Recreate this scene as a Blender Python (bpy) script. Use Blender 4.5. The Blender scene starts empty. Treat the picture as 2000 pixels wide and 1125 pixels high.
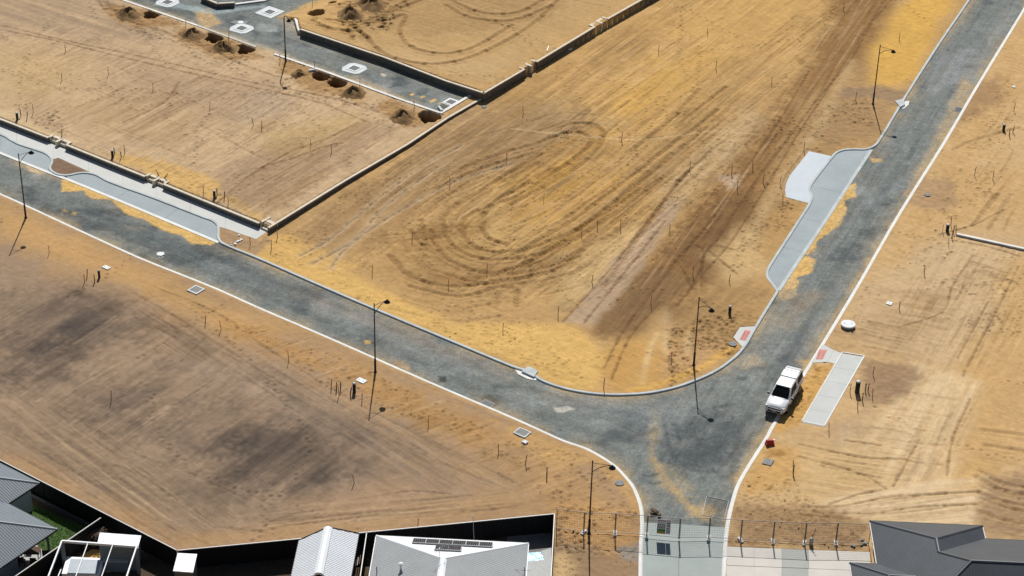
import bpy, math, random
import numpy as np
from mathutils import Matrix, Vector

random.seed(7)
rng = np.random.default_rng(11)
scene = bpy.context.scene
COL = scene.collection

# ------------------------------------------------------------------ camera
CAM_H, CAM_PITCH, CAM_ROLL, CAM_F = 100.0, 32.0, 1.4, 4100.0      # metres, degrees, degrees, pixels of a 2000 px wide frame
_t, _r = math.radians(CAM_PITCH), math.radians(CAM_ROLL)
CF = np.array([0, math.cos(_t), -math.sin(_t)])
_up = np.array([0, math.sin(_t), math.cos(_t)]); _rt = np.array([1.0, 0, 0])
CR = _rt*math.cos(_r) + _up*math.sin(_r)
CU = -_rt*math.sin(_r) + _up*math.cos(_r)
cam_data = bpy.data.cameras.new('camera'); cam = bpy.data.objects.new('camera', cam_data); COL.objects.link(cam)
m = Matrix(((CR[0], CU[0], -CF[0], 0), (CR[1], CU[1], -CF[1], 0), (CR[2], CU[2], -CF[2], CAM_H), (0, 0, 0, 1)))
cam.matrix_world = m
cam_data.sensor_width = 36.0; cam_data.lens = CAM_F/2000*36.0
cam_data.clip_start = 1.0; cam_data.clip_end = 9000.0
scene.camera = cam

# ------------------------------------------------------------------ sky, sun, exposure
SUN_EL, SUN_AZ = 44.5, 0.0          # the sun stands behind the scene
world = bpy.data.worlds.new('World'); scene.world = world; world.use_nodes = True
wn = world.node_tree
sky = wn.nodes.new('ShaderNodeTexSky'); sky.sky_type = 'NISHITA'; sky.sun_disc = False
sky.sun_elevation = math.radians(SUN_EL); sky.sun_rotation = math.radians(SUN_AZ)
bg = wn.nodes['Background']; bg.inputs['Strength'].default_value = 0.05
wn.links.new(sky.outputs['Color'], bg.inputs['Color'])
sd = bpy.data.lights.new('sun', 'SUN'); sd.energy = 4.75; sd.angle = math.radians(0.5); sd.color = (1.0, 0.98, 0.95)
sun = bpy.data.objects.new('sun', sd); COL.objects.link(sun)
sun.rotation_euler = (math.radians(-(90-SUN_EL)), 0, math.radians(-0.5)); sun.location = (0, 300, 200)
scene.view_settings.view_transform = 'Standard'; scene.view_settings.look = 'None'
scene.view_settings.exposure = 0.0; scene.view_settings.gamma = 1.0
GAIN = 1.14       # what a white flat sheet in the open shows under this sun and sky

# ------------------------------------------------------------------ helpers: survey of the ground, colours
def G(x, y, z=0.0):
    """ground position (metres) of a point surveyed from the aerial picture, at height z"""
    d = CF*CAM_F + CR*(x-1000) - CU*(y-562.5)
    s = (z-CAM_H)/d[2]
    return np.array([s*d[0], s*d[1], z])
def lin(c):
    c = c/255.0
    return c/12.92 if c <= 0.04045 else ((c+0.055)/1.055)**2.4
def S(r, g, b):
    c = np.array([lin(r)/GAIN, lin(g)/GAIN, lin(b)/GAIN]); l = c @ np.array([.3, .6, .1])
    return np.clip(c*.99 + l*.01, .004, 1)

def sm(e0, e1, x):
    t = np.clip((x-e0)/(e1-e0), 0, 1); return t*t*(3-2*t)
def hash2(ix, iy, seed):
    h = (ix.astype(np.int64)*374761393 + iy.astype(np.int64)*668265263 + seed*974711) & 0xffffffff
    h = ((h ^ (h >> 13))*1274126177) & 0xffffffff
    h = (h ^ (h >> 16)) & 0xffffffff
    return h.astype(np.float64)/4294967295.0
def noise(x, y, seed=0):
    """smooth value noise, -1..1"""
    ix, iy = np.floor(x), np.floor(y); fx, fy = x-ix, y-iy
    fx = fx*fx*(3-2*fx); fy = fy*fy*(3-2*fy)
    a = hash2(ix, iy, seed); b = hash2(ix+1, iy, seed); c = hash2(ix, iy+1, seed); d = hash2(ix+1, iy+1, seed)
    return ((a*(1-fx)+b*fx)*(1-fy) + (c*(1-fx)+d*fx)*fy)*2-1
def fbm(x, y, seed=0, o=3):
    r = 0; a = 1; t = 0
    for i in range(o):
        r = r + a*noise(x*2**i+i*17.3, y*2**i-i*9.1, seed+i*31); t += a; a *= 0.55
    return r/t
def sdf(poly, X, Y):
    """signed distance to polygon, negative inside"""
    poly = np.asarray(poly)[:, :2]; n = len(poly)
    d = np.full(X.shape, 1e18); s = np.ones(X.shape)
    for i in range(n):
        ax, ay = poly[i]; bx, by = poly[i-1]
        ex, ey = bx-ax, by-ay; wx, wy = X-ax, Y-ay
        t = np.clip((wx*ex+wy*ey)/(ex*ex+ey*ey+1e-12), 0, 1)
        qx, qy = wx-ex*t, wy-ey*t
        d = np.minimum(d, qx*qx+qy*qy)
        c1 = Y >= ay; c2 = Y < by; c3 = ex*wy > ey*wx
        flip = (c1 & c2 & c3) | (~c1 & ~c2 & ~c3)
        s = np.where(flip, -s, s)
    return s*np.sqrt(d)
def smooth_line(P, n=6, closed=False):
    P = [np.asarray(p, float) for p in P]
    out = []
    for i in range(len(P)-1):
        p0 = P[max(i-1, 0)]; p1 = P[i]; p2 = P[i+1]; p3 = P[min(i+2, len(P)-1)]
        d1 = np.linalg.norm(p2-p1)
        m1 = (p2-p0); m2 = (p3-p1)
        m1 = m1/(np.linalg.norm(m1)+1e-9)*d1; m2 = m2/(np.linalg.norm(m2)+1e-9)*d1
        for k in range(n):
            t = k/n
            out.append((2*t**3-3*t**2+1)*p1 + (t**3-2*t**2+t)*m1 + (-2*t**3+3*t**2)*p2 + (t**3-t**2)*m2)
    out.append(P[-1]); return out

# ------------------------------------------------------------------ the lie of the land
BACK_Z, TOP_Z = 0.65, 1.40
_A, _B = G(0, 382)[:2], G(940, 790)[:2]
dL = (_B-_A)/np.linalg.norm(_B-_A); nL = np.array([-dL[1], dL[0]])
_C, _D = G(1500, 870)[:2], G(2000, 27)[:2]
dR = (_D-_C)/np.linalg.norm(_D-_C); nR = np.array([-dR[1], dR[0]])
vc = float((G(935, 188, .5)[:2]-_A) @ nL)
vf = float((G(300, 352, .6)[:2]-_A) @ nL)
LEFT_LOT = [G(x, y, z) for x, y, z in [(-160, 168, .6), (0, 231, .6), (92, 268, .6), (282, 344, .6), (505, 435, .6), (524, 442, .6), (680, 346, .62), (797, 279, .65), (873, 228, .7), (860, 221, .7),
            (640, 142, .7), (385, 50, .7), (240, 0, .7), (60, -62, .7), (-160, -62, .7)]]
BACK_ROAD = [G(x, y, BACK_Z) for x, y in [(60, -62), (240, 0), (385, 50), (500, 92), (535, 106), (640, 142), (775, 192), (860, 221), (873, 229), (944, 192), (870, 168), (750, 128), (586, 67), (581, 44), (556, 32), (590, 15), (632, -2), (690, -62)]]
TOP_LOT = [G(x, y, TOP_Z) for x, y in [(584, 54), (750, 109), (870, 155), (945, 180), (1000, 148), (1165, 52), (1260, -3), (1370, -70), (690, -75), (632, -14), (586, 4), (552, 20), (578, 32)]]
top_edge_a, top_edge_b = G(548, 30, BACK_Z)[:2], G(640, -8, BACK_Z)[:2]
def zf(x, y):
    x = np.asarray(x, float); y = np.asarray(y, float)
    v = (x-_A[0])*nL[0] + (y-_A[1])*nL[1]
    u = (x-_C[0])*nR[0] + (y-_C[1])*nR[1]
    z = .10 + .36*np.clip((v-7)/(vc-7), 0, 1.2)*np.clip((u-9)/22, 0, 1)
    ll = sdf(LEFT_LOT, x, y); z = np.where(ll < 0, .56 + .10*np.clip((v-vf)/35, 0, 1), z)
    br = sdf(BACK_ROAD, x, y); z = np.where(br < 0, BACK_Z, z)
    tl = sdf(TOP_LOT, x, y)
    e = top_edge_b-top_edge_a; w = np.abs((x-top_edge_a[0])*e[1] - (y-top_edge_a[1])*e[0])/np.linalg.norm(e)
    z = np.where(tl < 0, BACK_Z + (TOP_Z-BACK_Z)*sm(0, 4.0, w), z)
    return z
def _inside(poly, x, y):
    r = False; n = len(poly); j = n-1
    for i in range(n):
        xi, yi = poly[i]; xj, yj = poly[j]
        if (yi > y) != (yj > y) and x < (xj-xi)*(y-yi)/(yj-yi)+xi: r = not r
        j = i
    return r
_PL = [[(float(p[0]), float(p[1])) for p in q] for q in (LEFT_LOT, BACK_ROAD, TOP_LOT)]
def zs(x, y):
    """terrain height of one point"""
    v = (x-_A[0])*nL[0] + (y-_A[1])*nL[1]; u = (x-_C[0])*nR[0] + (y-_C[1])*nR[1]
    z = .10 + .36*min(max((v-7)/(vc-7), 0), 1.2)*min(max((u-9)/22, 0), 1)
    if _inside(_PL[0], x, y): z = .56 + .10*min(max((v-vf)/35, 0), 1)
    if _inside(_PL[1], x, y): z = BACK_Z
    if _inside(_PL[2], x, y):
        e = top_edge_b-top_edge_a; w = abs((x-top_edge_a[0])*e[1] - (y-top_edge_a[1])*e[0])/math.hypot(e[0], e[1])
        z = BACK_Z + (TOP_Z-BACK_Z)*float(sm(0, 4.0, w))
    return z
def P(x, y, dz=0.0):
    """surveyed point resting on the terrain"""
    z = 0.1
    for i in range(4):
        p = G(x, y, z); z = float(zs(float(p[0]), float(p[1])))
    p = G(x, y, z); p[2] = z+dz; return p
def PP(pts): return [P(*q) for q in pts]

# ------------------------------------------------------------------ survey lines of the streets (picture pixels of the 2000 px frame)
K1a = [(-90, 221), (0, 262), (32, 281), (70, 294), (87, 300), (98, 308), (101, 318), (97, 331), (110, 341), (130, 344), (160, 339), (185, 342), (212, 356), (300, 388), (400, 427), (412, 431), (424, 440), (426, 452), (426, 466), (435, 477),
       (500, 504), (582, 540), (632, 562), (732, 605), (875, 665), (1000, 717), (1025, 725), (1042, 734), (1057, 744), (1085, 755), (1115, 763), (1150, 769), (1185, 772), (1225, 772), (1265, 769), (1312, 760), (1357, 745), (1400, 725), (1437, 698), (1455, 677), (1475, 643), (1500, 602), (1519, 571)]
K1b = [(1519, 571), (1512, 560), (1500, 544), (1499, 534), (1503, 523), (1545, 457), (1582, 399), (1586, 386), (1581, 373), (1585, 361), (1605, 334), (1625, 309), (1635, 299), (1650, 294), (1670, 293), (1690, 293), (1705, 288), (1716, 278), (1775, 180), (1837, 83), (1895, -2), (1970, -120)]
STRIP1 = [(-90, 259), (0, 299), (97, 338), (132, 351), (225, 389), (320, 429), (427, 474)]
STRIP2 = [(1521, 568), (1570, 494), (1617, 424), (1660, 357), (1702, 293)]
K2 = [(-90, 341), (0, 380), (25, 391), (187, 466), (275, 506), (415, 562), (500, 600), (660, 669), (825, 742), (1000, 817), (1060, 844), (1100, 862), (1143, 877), (1175, 894), (1200, 911), (1220, 931), (1236, 951), (1247, 976), (1252, 993), (1254, 1013), (1254, 1033), (1252, 1069), (1251, 1125), (1250, 1175)]
K3 = [(1411, 1175), (1413, 1125), (1417, 1056), (1422, 1018), (1430, 983), (1440, 951), (1455, 923), (1475, 891), (1499, 853), (1506, 839), (1545, 773), (1585, 708), (1608, 671), (1675, 560), (1755, 421), (1843, 281), (1905, 175), (1998, 22), (2040, -50), (2075, -110)]
main_px = [(-90, 259), (0, 299), (97, 338)] + STRIP1[3:] + K1a[19:] + STRIP2 + K1b[17:] + K3[::-1] + K2[::-1]
MAIN_ROAD = [G(x, y, 0)[:2] for x, y in main_px]
BAY1 = [G(x, y, 0) for x, y in K1a[:20] + [(427, 474)] + STRIP1[::-1]]
BAY2 = [G(x, y, 0) for x, y in K1b[:18] + STRIP2[::-1]]
back_in = [(60, -62), (240, 0), (385, 50), (500, 92), (535, 106), (640, 142), (775, 192), (860, 221), (922, 186), (944, 191), (870, 167), (750, 127), (586, 66), (581, 44), (556, 32), (590, 15), (632, -2), (690, -62)]
BACK_IN = [G(x, y, BACK_Z)[:2] for x, y in back_in]
PATH1 = [G(x, y, .11) for x, y in [(-90, 206), (0, 241), (92, 277), (282, 353), (505, 444), (521, 453), (500, 467), (440, 446), (429, 443), (412, 429), (300, 385), (212, 353), (190, 341), (173, 335), (114, 308), (104, 311), (99, 304), (87, 297), (32, 278), (-90, 218)]]
PATH2 = [G(x, y, .11) for x, y in [(1580, 295), (1625, 305), (1587, 359), (1580, 371), (1584, 386), (1580, 397), (1557, 391), (1535, 385), (1533, 371), (1535, 359), (1542, 343)]]
PATH3 = [G(x, y, .11) for x, y in [(1566, 825), (1610, 834), (1688, 697), (1645, 690)]]
APRON = [G(x, y, 0) for x, y in [(1254, 1020), (1330, 1024), (1421, 1031), (1417, 1056), (1413, 1125), (1411, 1175), (1250, 1175), (1251, 1125), (1252, 1069)]]
DRIVE = [G(x, y, .11) for x, y in [(1419, 1067), (1697, 1078), (1720, 1175), (1413, 1175)]]
RAMP1 = [G(x, y, .11) for x, y in [(1445, 639), (1478, 637), (1452, 680), (1432, 659)]]
RAMP2 = [G(x, y, .11) for x, y in [(1607, 672), (1629, 684), (1616, 707), (1584, 709)]]
RAMP2B = [G(x, y, .11) for x, y in [(1629, 684), (1645, 690), (1631, 711), (1616, 707)]]
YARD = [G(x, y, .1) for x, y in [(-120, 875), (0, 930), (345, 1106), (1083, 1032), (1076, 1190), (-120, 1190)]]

# ------------------------------------------------------------------ materials
def nodes_of(name):
    mt = bpy.data.materials.new(name); mt.use_nodes = True
    nt = mt.node_tree; return mt, nt, nt.nodes['Principled BSDF']
def mat(name, rgb, rough=.8, var=.12, scale=3.0, bump=0.0, bscale=30.0, metal=0.0, var2=None, spec=.5):
    mt, nt, b = nodes_of(name)
    rgb = tuple(float(v) for v in rgb)
    tc = nt.nodes.new('ShaderNodeTexCoord'); n = nt.nodes.new('ShaderNodeTexNoise')
    n.inputs['Scale'].default_value = scale; n.inputs['Detail'].default_value = 6; n.inputs['Roughness'].default_value = .65
    nt.links.new(tc.outputs['Object'], n.inputs['Vector'])
    mx = nt.nodes.new('ShaderNodeMixRGB'); mx.inputs['Color1'].default_value = (*[max(0, v*(1-var)) for v in rgb], 1)
    hi = var2 if var2 is not None else [min(1, v*(1+var)) for v in rgb]
    mx.inputs['Color2'].default_value = (*hi, 1)
    rp = nt.nodes.new('ShaderNodeMapRange'); rp.inputs['From Min'].default_value = .35; rp.inputs['From Max'].default_value = .65
    nt.links.new(n.outputs['Fac'], rp.inputs['Value']); nt.links.new(rp.outputs['Result'], mx.inputs['Fac'])
    nt.links.new(mx.outputs['Color'], b.inputs['Base Color'])
    b.inputs['Roughness'].default_value = rough; b.inputs['Metallic'].default_value = metal
    b.inputs['Specular IOR Level'].default_value = spec
    if bump:
        n2 = nt.nodes.new('ShaderNodeTexNoise'); n2.inputs['Scale'].default_value = bscale; n2.inputs['Detail'].default_value = 4
        nt.links.new(tc.outputs['Object'], n2.inputs['Vector'])
        bp = nt.nodes.new('ShaderNodeBump'); bp.inputs['Strength'].default_value = bump; bp.inputs['Distance'].default_value = .03
        nt.links.new(n2.outputs['Fac'], bp.inputs['Height']); nt.links.new(bp.outputs['Normal'], b.inputs['Normal'])
    return mt
def terrain_mat(name, amt, scales, bump, bdist, spec=.2):
    mt, nt, b = nodes_of(name)
    at = nt.nodes.new('ShaderNodeAttribute'); at.attribute_name = 'Col'
    tc = nt.nodes.new('ShaderNodeTexCoord')
    cur = at.outputs['Color']; hs = None
    for sc, am in zip(scales, amt):
        n = nt.nodes.new('ShaderNodeTexNoise'); n.inputs['Scale'].default_value = sc; n.inputs['Detail'].default_value = 5; n.inputs['Roughness'].default_value = .7
        nt.links.new(tc.outputs['Object'], n.inputs['Vector'])
        rp = nt.nodes.new('ShaderNodeMapRange'); rp.inputs['From Min'].default_value = .3; rp.inputs['From Max'].default_value = .7
        rp.inputs['To Min'].default_value = 1-am; rp.inputs['To Max'].default_value = 1+am
        nt.links.new(n.outputs['Fac'], rp.inputs['Value'])
        mx = nt.nodes.new('ShaderNodeVectorMath'); mx.operation = 'SCALE'
        nt.links.new(cur, mx.inputs[0]); nt.links.new(rp.outputs['Result'], mx.inputs['Scale'])
        cur = mx.outputs['Vector']; hs = n
    # fine blade and roller streaks along each sheet's own heading
    an = nt.nodes.new('ShaderNodeAttribute'); an.attribute_name = 'Heading'
    am_ = nt.nodes.new('ShaderNodeAttribute'); am_.attribute_name = 'Streak'
    vr = nt.nodes.new('ShaderNodeVectorRotate'); vr.rotation_type = 'Z_AXIS'; vr.invert = True
    nt.links.new(tc.outputs['Object'], vr.inputs['Vector']); nt.links.new(an.outputs['Fac'], vr.inputs['Angle'])
    bh_ = None
    for (sx, sy_, am, lo_) in ((.11, 3.2, .30, .40), (.22, 7.0, .24, .42)):
        mp = nt.nodes.new('ShaderNodeMapping'); mp.inputs['Scale'].default_value = (sx, sy_, 1)
        nt.links.new(vr.outputs['Vector'], mp.inputs['Vector'])
        n = nt.nodes.new('ShaderNodeTexNoise'); n.inputs['Scale'].default_value = 1; n.inputs['Detail'].default_value = 3; n.inputs['Roughness'].default_value = .6
        n.inputs['Distortion'].default_value = .25
        nt.links.new(mp.outputs['Vector'], n.inputs['Vector'])
        rp = nt.nodes.new('ShaderNodeMapRange'); rp.inputs['From Min'].default_value = .28; rp.inputs['From Max'].default_value = .62
        rp.inputs['To Min'].default_value = -am; rp.inputs['To Max'].default_value = am*.35
        nt.links.new(n.outputs['Fac'], rp.inputs['Value'])
        ml = nt.nodes.new('ShaderNodeMath'); ml.operation = 'MULTIPLY_ADD'; ml.inputs[2].default_value = 1.0
        nt.links.new(rp.outputs['Result'], ml.inputs[0]); nt.links.new(am_.outputs['Fac'], ml.inputs[1])
        mx = nt.nodes.new('ShaderNodeVectorMath'); mx.operation = 'SCALE'
        nt.links.new(cur, mx.inputs[0]); nt.links.new(ml.outputs['Value'], mx.inputs['Scale']); cur = mx.outputs['Vector']
    nt.links.new(cur, b.inputs['Base Color'])
    b.inputs['Roughness'].default_value = .95; b.inputs['Specular IOR Level'].default_value = spec
    bp = nt.nodes.new('ShaderNodeBump'); bp.inputs['Strength'].default_value = bump; bp.inputs['Distance'].default_value = bdist
    nt.links.new(hs.outputs['Fac'], bp.inputs['Height']); nt.links.new(bp.outputs['Normal'], b.inputs['Normal'])
    return mt
M = {}
M['ground'] = terrain_mat('sand_ground', (.05, .08, .06, .07), (.22, 1.3, 2.8, 6.0), .45, .10, .1)
M['road'] = terrain_mat('asphalt', (.10, .15, .18, .30), (.3, 1.2, 2.8, 6.5), .35, .05, .2)
M['kerb'] = mat('kerb_concrete', S(192, 198, 196), .8, .14, .9, .15)
M['kerb_new'] = mat('kerb_pale_concrete', S(234, 232, 224), .8, .10, .8, .1)
M['bay'] = mat('bay_concrete', S(164, 173, 174), .85, .08, .35, .1)
M['path'] = mat('path_concrete', S(212, 211, 204), .85, .05, .4, .1)
M['path_warm'] = mat('path_concrete_grey', S(205, 206, 200), .85, .05, .5, .1)
M['pad'] = mat('pad_concrete', S(208, 215, 218), .85, .05, .4, .1)
M['apron'] = mat('apron_concrete', S(166, 174, 168), .85, .07, .4, .1)
M['drive'] = mat('driveway_concrete', S(216, 208, 196), .85, .05, .5, .1)
M['drive_grey'] = mat('driveway_grey_concrete', S(178, 178, 170), .85, .06, .5, .1)
M['joint'] = mat('concrete_joint', S(226, 228, 226), .85, .05)
M['lime'] = mat('limestone', S(228, 215, 192), .9, .10, 2.0, .3)
M['lime_shaded'] = mat('limestone_shaded_face', S(112, 106, 98), .9, .16, 1.5, .4)  # same stone as the caps, with the face's shade put into the colour
M['black_metal'] = mat('black_paint', (.018, .018, .02), .45, .1)
M['dark_plastic'] = mat('dark_plastic', (.02, .021, .022), .5, .1)
M['grey_cap'] = mat('grey_cap', (.42, .43, .43), .5, .1)
M['wood'] = mat('stake_wood', (.26, .16, .085), .9, .25, 8)
M['pink'] = mat('stake_paint', (.62, .10, .07), .7, .1)
M['white_tag'] = mat('white_tag', (.8, .8, .8), .6, .05)
M['yellow'] = mat('marker_yellow', (.62, .36, .03), .6, .1)
M['blue'] = mat('marker_blue', (.06, .14, .35), .6, .1)
M['red'] = mat('barrier_red', (.48, .02, .02), .5, .1)
M['tactile'] = mat('tactile_red', S(216, 140, 128), .9, .22, 3)
M['pit_conc'] = mat('pit_concrete', S(218, 222, 220), .85, .08, 1.5, .15)
M['pit_dark'] = mat('pit_grate', (.035, .037, .04), .6, .2)
M['lid_grey'] = mat('lid_grey', S(140, 140, 136), .85, .12, 3, .15)
M['lid_white'] = mat('lid_white', S(236, 238, 236), .75, .04)
M['soil'] = mat('heap_soil', S(150, 120, 82), 1, .22, 1.8, .8, 6, spec=.1)
M['fence_sheet'] = mat('fence_sheet', (.012, .012, .014), .6, .1, spec=.2)
M['fence_cap'] = mat('fence_cap', S(205, 200, 194), .5, .08)
M['galv'] = mat('galvanised_tube', (.10, .095, .09), .5, .1, metal=.3)  # backlit darkness of the fence tubes put into the steel colour
M['wire'] = mat('mesh_wire', (.08, .08, .08), .6, .1)
M['block'] = mat('foot_block', S(232, 230, 226), .8, .08, 3)
M['roof_dark'] = mat('dark_roof_steel', (.050, .057, .066), .5, .12, .6, spec=.45)
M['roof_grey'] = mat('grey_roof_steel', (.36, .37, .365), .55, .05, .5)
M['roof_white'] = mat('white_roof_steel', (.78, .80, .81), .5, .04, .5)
M['roof_blue'] = mat('blue_grey_roof_steel', (.15, .18, .20), .5, .05, .6)
M['render'] = mat('rendered_wall', (.52, .53, .52), .85, .05)
M['dark_wall'] = mat('dark_wall', (.10, .10, .105), .8, .1)
M['glass'] = mat('dark_glass', (.008, .010, .012), .35, .05, spec=.03)
M['solar'] = mat('solar_cells', (.022, .026, .036), .4, .12, 3, spec=.15)
M['alu'] = mat('aluminium', (.6, .6, .6), .4, .05, metal=.6)
M['white_paint'] = mat('white_paint', (.78, .79, .79), .5, .04)
M['grass_lawn'] = mat('lawn_soil', (.05, .10, .015), .95, .3, 4, .4)
M['blade'] = mat('grass_blade', (.17, .30, .03), .8, .35, 6)
M['yard'] = mat('yard_paving', (.20, .18, .16), .9, .15, 1)
M['water'] = mat('pool_water', (.03, .40, .52), .1, .2, 2.2, .4, 2.5, var2=(.22, .66, .76))
M['pool_coping'] = mat('pool_coping', S(190, 192, 188), .8, .06)
M['spa'] = mat('spa_cover', (.28, .33, .37), .5, .1)
M['brown'] = mat('brown_leaf', (.10, .06, .035), .9, .3, 5)
M['ute_paint'] = mat('white_car_paint', (.80, .81, .82), .25, .01)
M['chrome'] = mat('chrome', (.6, .6, .6), .2, .05, metal=.9)
M['tyre'] = mat('tyre', (.018, .018, .018), .85, .1)
M['lamp_glass'] = mat('lamp_glass', (.35, .36, .37), .25, .1)
M['plate'] = mat('plate', (.62, .62, .55), .5, .1)
M['sand'] = mat('spilled_sand', S(214, 172, 104), 1, .08, 2, .5, 8)
M['sign_white'] = mat('sign_white', (.55, .56, .58), .6, .05)
M['sign_green'] = mat('sign_green', (.03, .22, .06), .6, .05)
M['sign_orange'] = mat('sign_orange', (.55, .25, .02), .6, .05)
M['sign_red'] = mat('sign_red', (.40, .02, .05), .6, .05)
M['sign_black'] = mat('sign_black', (.02, .02, .025), .6, .05)

# ------------------------------------------------------------------ object helpers
def struct(o):
    o['kind'] = 'structure'; return o
class MB:
    def __init__(s): s.v = []; s.f = []
    def add(s, v, f):
        o = len(s.v); s.v += [tuple(float(c) for c in p) for p in v]; s.f += [tuple(i+o for i in q) for q in f]; return s
    def box(s, c, d, rz=0.0, tilt=None):
        x, y, z = d[0]/2, d[1]/2, d[2]/2
        vs = [(-x, -y, -z), (x, -y, -z), (x, y, -z), (-x, y, -z), (-x, -y, z), (x, -y, z), (x, y, z), (-x, y, z)]
        R = Matrix.Rotation(rz, 3, 'Z')
        if tilt is not None: R = R @ tilt
        vs = [tuple(R @ Vector(p) + Vector(c)) for p in vs]
        return s.add(vs, [(3, 2, 1, 0), (4, 5, 6, 7), (0, 1, 5, 4), (1, 2, 6, 5), (2, 3, 7, 6), (3, 0, 4, 7)])
    def prism(s, poly, z0, z1):
        n = len(poly); a = 0
        for i in range(n):
            x0, y0 = poly[i-1][:2]; x1, y1 = poly[i][:2]; a += x0*y1-x1*y0
        if a < 0: poly = poly[::-1]
        vs = [(p[0], p[1], z0) for p in poly] + [(p[0], p[1], z1) for p in poly]
        fs = [tuple(range(n))[::-1], tuple(range(n, 2*n))] + [(i, (i+1) % n, (i+1) % n+n, i+n) for i in range(n)]
        return s.add(vs, fs)
    def tube(s, pts, r, n=8, r1=None, cap=True):
        pts = [Vector(p) for p in pts]; rings = []
        for i, p in enumerate(pts):
            d = (pts[min(i+1, len(pts)-1)] - pts[max(i-1, 0)]).normalized()
            ref = Vector((0, 0, 1)) if abs(d.z) < .95 else Vector((1, 0, 0))
            a = d.cross(ref).normalized(); b = d.cross(a)
            rr = r if r1 is None else r + (r1-r)*i/(len(pts)-1)
            rings.append([tuple(p + (a*math.cos(2*math.pi*k/n) + b*math.sin(2*math.pi*k/n))*rr) for k in range(n)])
        vs = [q for rg in rings for q in rg]; fs = []
        for i in range(len(pts)-1):
            for k in range(n): fs.append((i*n+k, (i+1)*n+k, (i+1)*n+(k+1) % n, i*n+(k+1) % n))
        if cap: fs += [tuple(range(n)), tuple(range(len(vs)-n, len(vs)))[::-1]]
        return s.add(vs, fs)
    def lathe(s, prof, n=16, c=(0, 0, 0)):
        vs = []; fs = []
        for r, z in prof:
            for k in range(n): a = 2*math.pi*k/n; vs.append((c[0]+r*math.cos(a), c[1]+r*math.sin(a), c[2]+z))
        for i in range(len(prof)-1):
            for k in range(n): fs.append((i*n+k, i*n+(k+1) % n, (i+1)*n+(k+1) % n, (i+1)*n+k))
        fs += [tuple(range(n))[::-1], tuple(range(len(vs)-n, len(vs)))]
        return s.add(vs, fs)
    def build(s, name, mt, parent=None, smooth=False, loc=None):
        me = bpy.data.meshes.new(name); me.from_pydata(s.v, [], s.f); me.validate(); me.update()
        me.materials.append(M[mt] if isinstance(mt, str) else mt)
        if smooth: me.polygons.foreach_set('use_smooth', [True]*len(me.polygons))
        o = bpy.data.objects.new(name, me); COL.objects.link(o)
        if parent is not None: o.parent = parent
        if loc is not None: o.location = loc
        return o
def tag(o, label, cat, group=None):
    o['label'] = label; o['category'] = cat
    if group: o['group'] = group
    return o
def thing(name, label, cat, loc=(0, 0, 0), rz=0.0, group=None):
    o = bpy.data.objects.new(name, None); COL.objects.link(o); o.empty_display_size = .2
    o.location = tuple(float(v) for v in loc); o.rotation_euler = (0, 0, rz)
    return tag(o, label, cat, group)
def copy_tree(o, parent=None):
    c = o.copy(); COL.objects.link(c)
    if parent is not None: c.parent = parent
    for ch in list(o.children): copy_tree(ch, c)
    return c
def sweep(name, pts, prof, mt, side=1, parent=None):
    """profile (offset, z) carried along a ground line; positive offset lies on the given side"""
    pts = [np.asarray(p, float) for p in pts]; n = len(prof); vs = []; fs = []
    for i, p in enumerate(pts):
        d = pts[min(i+1, len(pts)-1)][:2] - pts[max(i-1, 0)][:2]; d = d/(np.linalg.norm(d)+1e-9)
        nn = np.array([-d[1], d[0]])*side
        for o, z in prof: vs.append((p[0]+nn[0]*o, p[1]+nn[1]*o, p[2]+z))
    for i in range(len(pts)-1):
        for k in range(n-1):
            q = (i*n+k, i*n+k+1, (i+1)*n+k+1, (i+1)*n+k)
            fs.append(q if side < 0 else q[::-1])
    fs += [tuple(range(n)), tuple(range(len(vs)-n, len(vs)))[::-1]]
    return MB().add(vs, fs).build(name, mt, parent)

# ------------------------------------------------------------------ ground sheet: relief and sand colours
DX, DY = .12, .14
X0, X1, Y0, Y1 = -68.0, 68.0, 111.0, 238.0
xs = np.arange(X0, X1+1e-6, DX); ys = np.arange(Y0, Y1+1e-6, DY)
NX, NY = len(xs), len(ys)
GX, GY = np.meshgrid(xs, ys)
GZ = zf(GX, GY)
HEAD = np.full((NY, NX), 2.5); STK = np.full((NY, NX), .25); GC = np.zeros((NY, NX, 3)); GC[:] = S(196, 160, 108)
LN = fbm(GX/9.0, GY/9.0, 3, 3)          # large, slow unevenness
MN = fbm(GX/1.6, GY/1.6, 5, 3)
FN = noise(GX/.33, GY/.33, 8)
def block(poly, pad):
    p = np.asarray([q[:2] for q in poly])
    i0 = max(0, int((p[:, 1].min()-pad-Y0)/DY)); i1 = min(NY, int((p[:, 1].max()+pad-Y0)/DY)+2)
    j0 = max(0, int((p[:, 0].min()-pad-X0)/DX)); j1 = min(NX, int((p[:, 0].max()+pad-X0)/DX)+2)
    return (slice(i0, i1), slice(j0, j1)) if i1 > i0 and j1 > j0 else None
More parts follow.
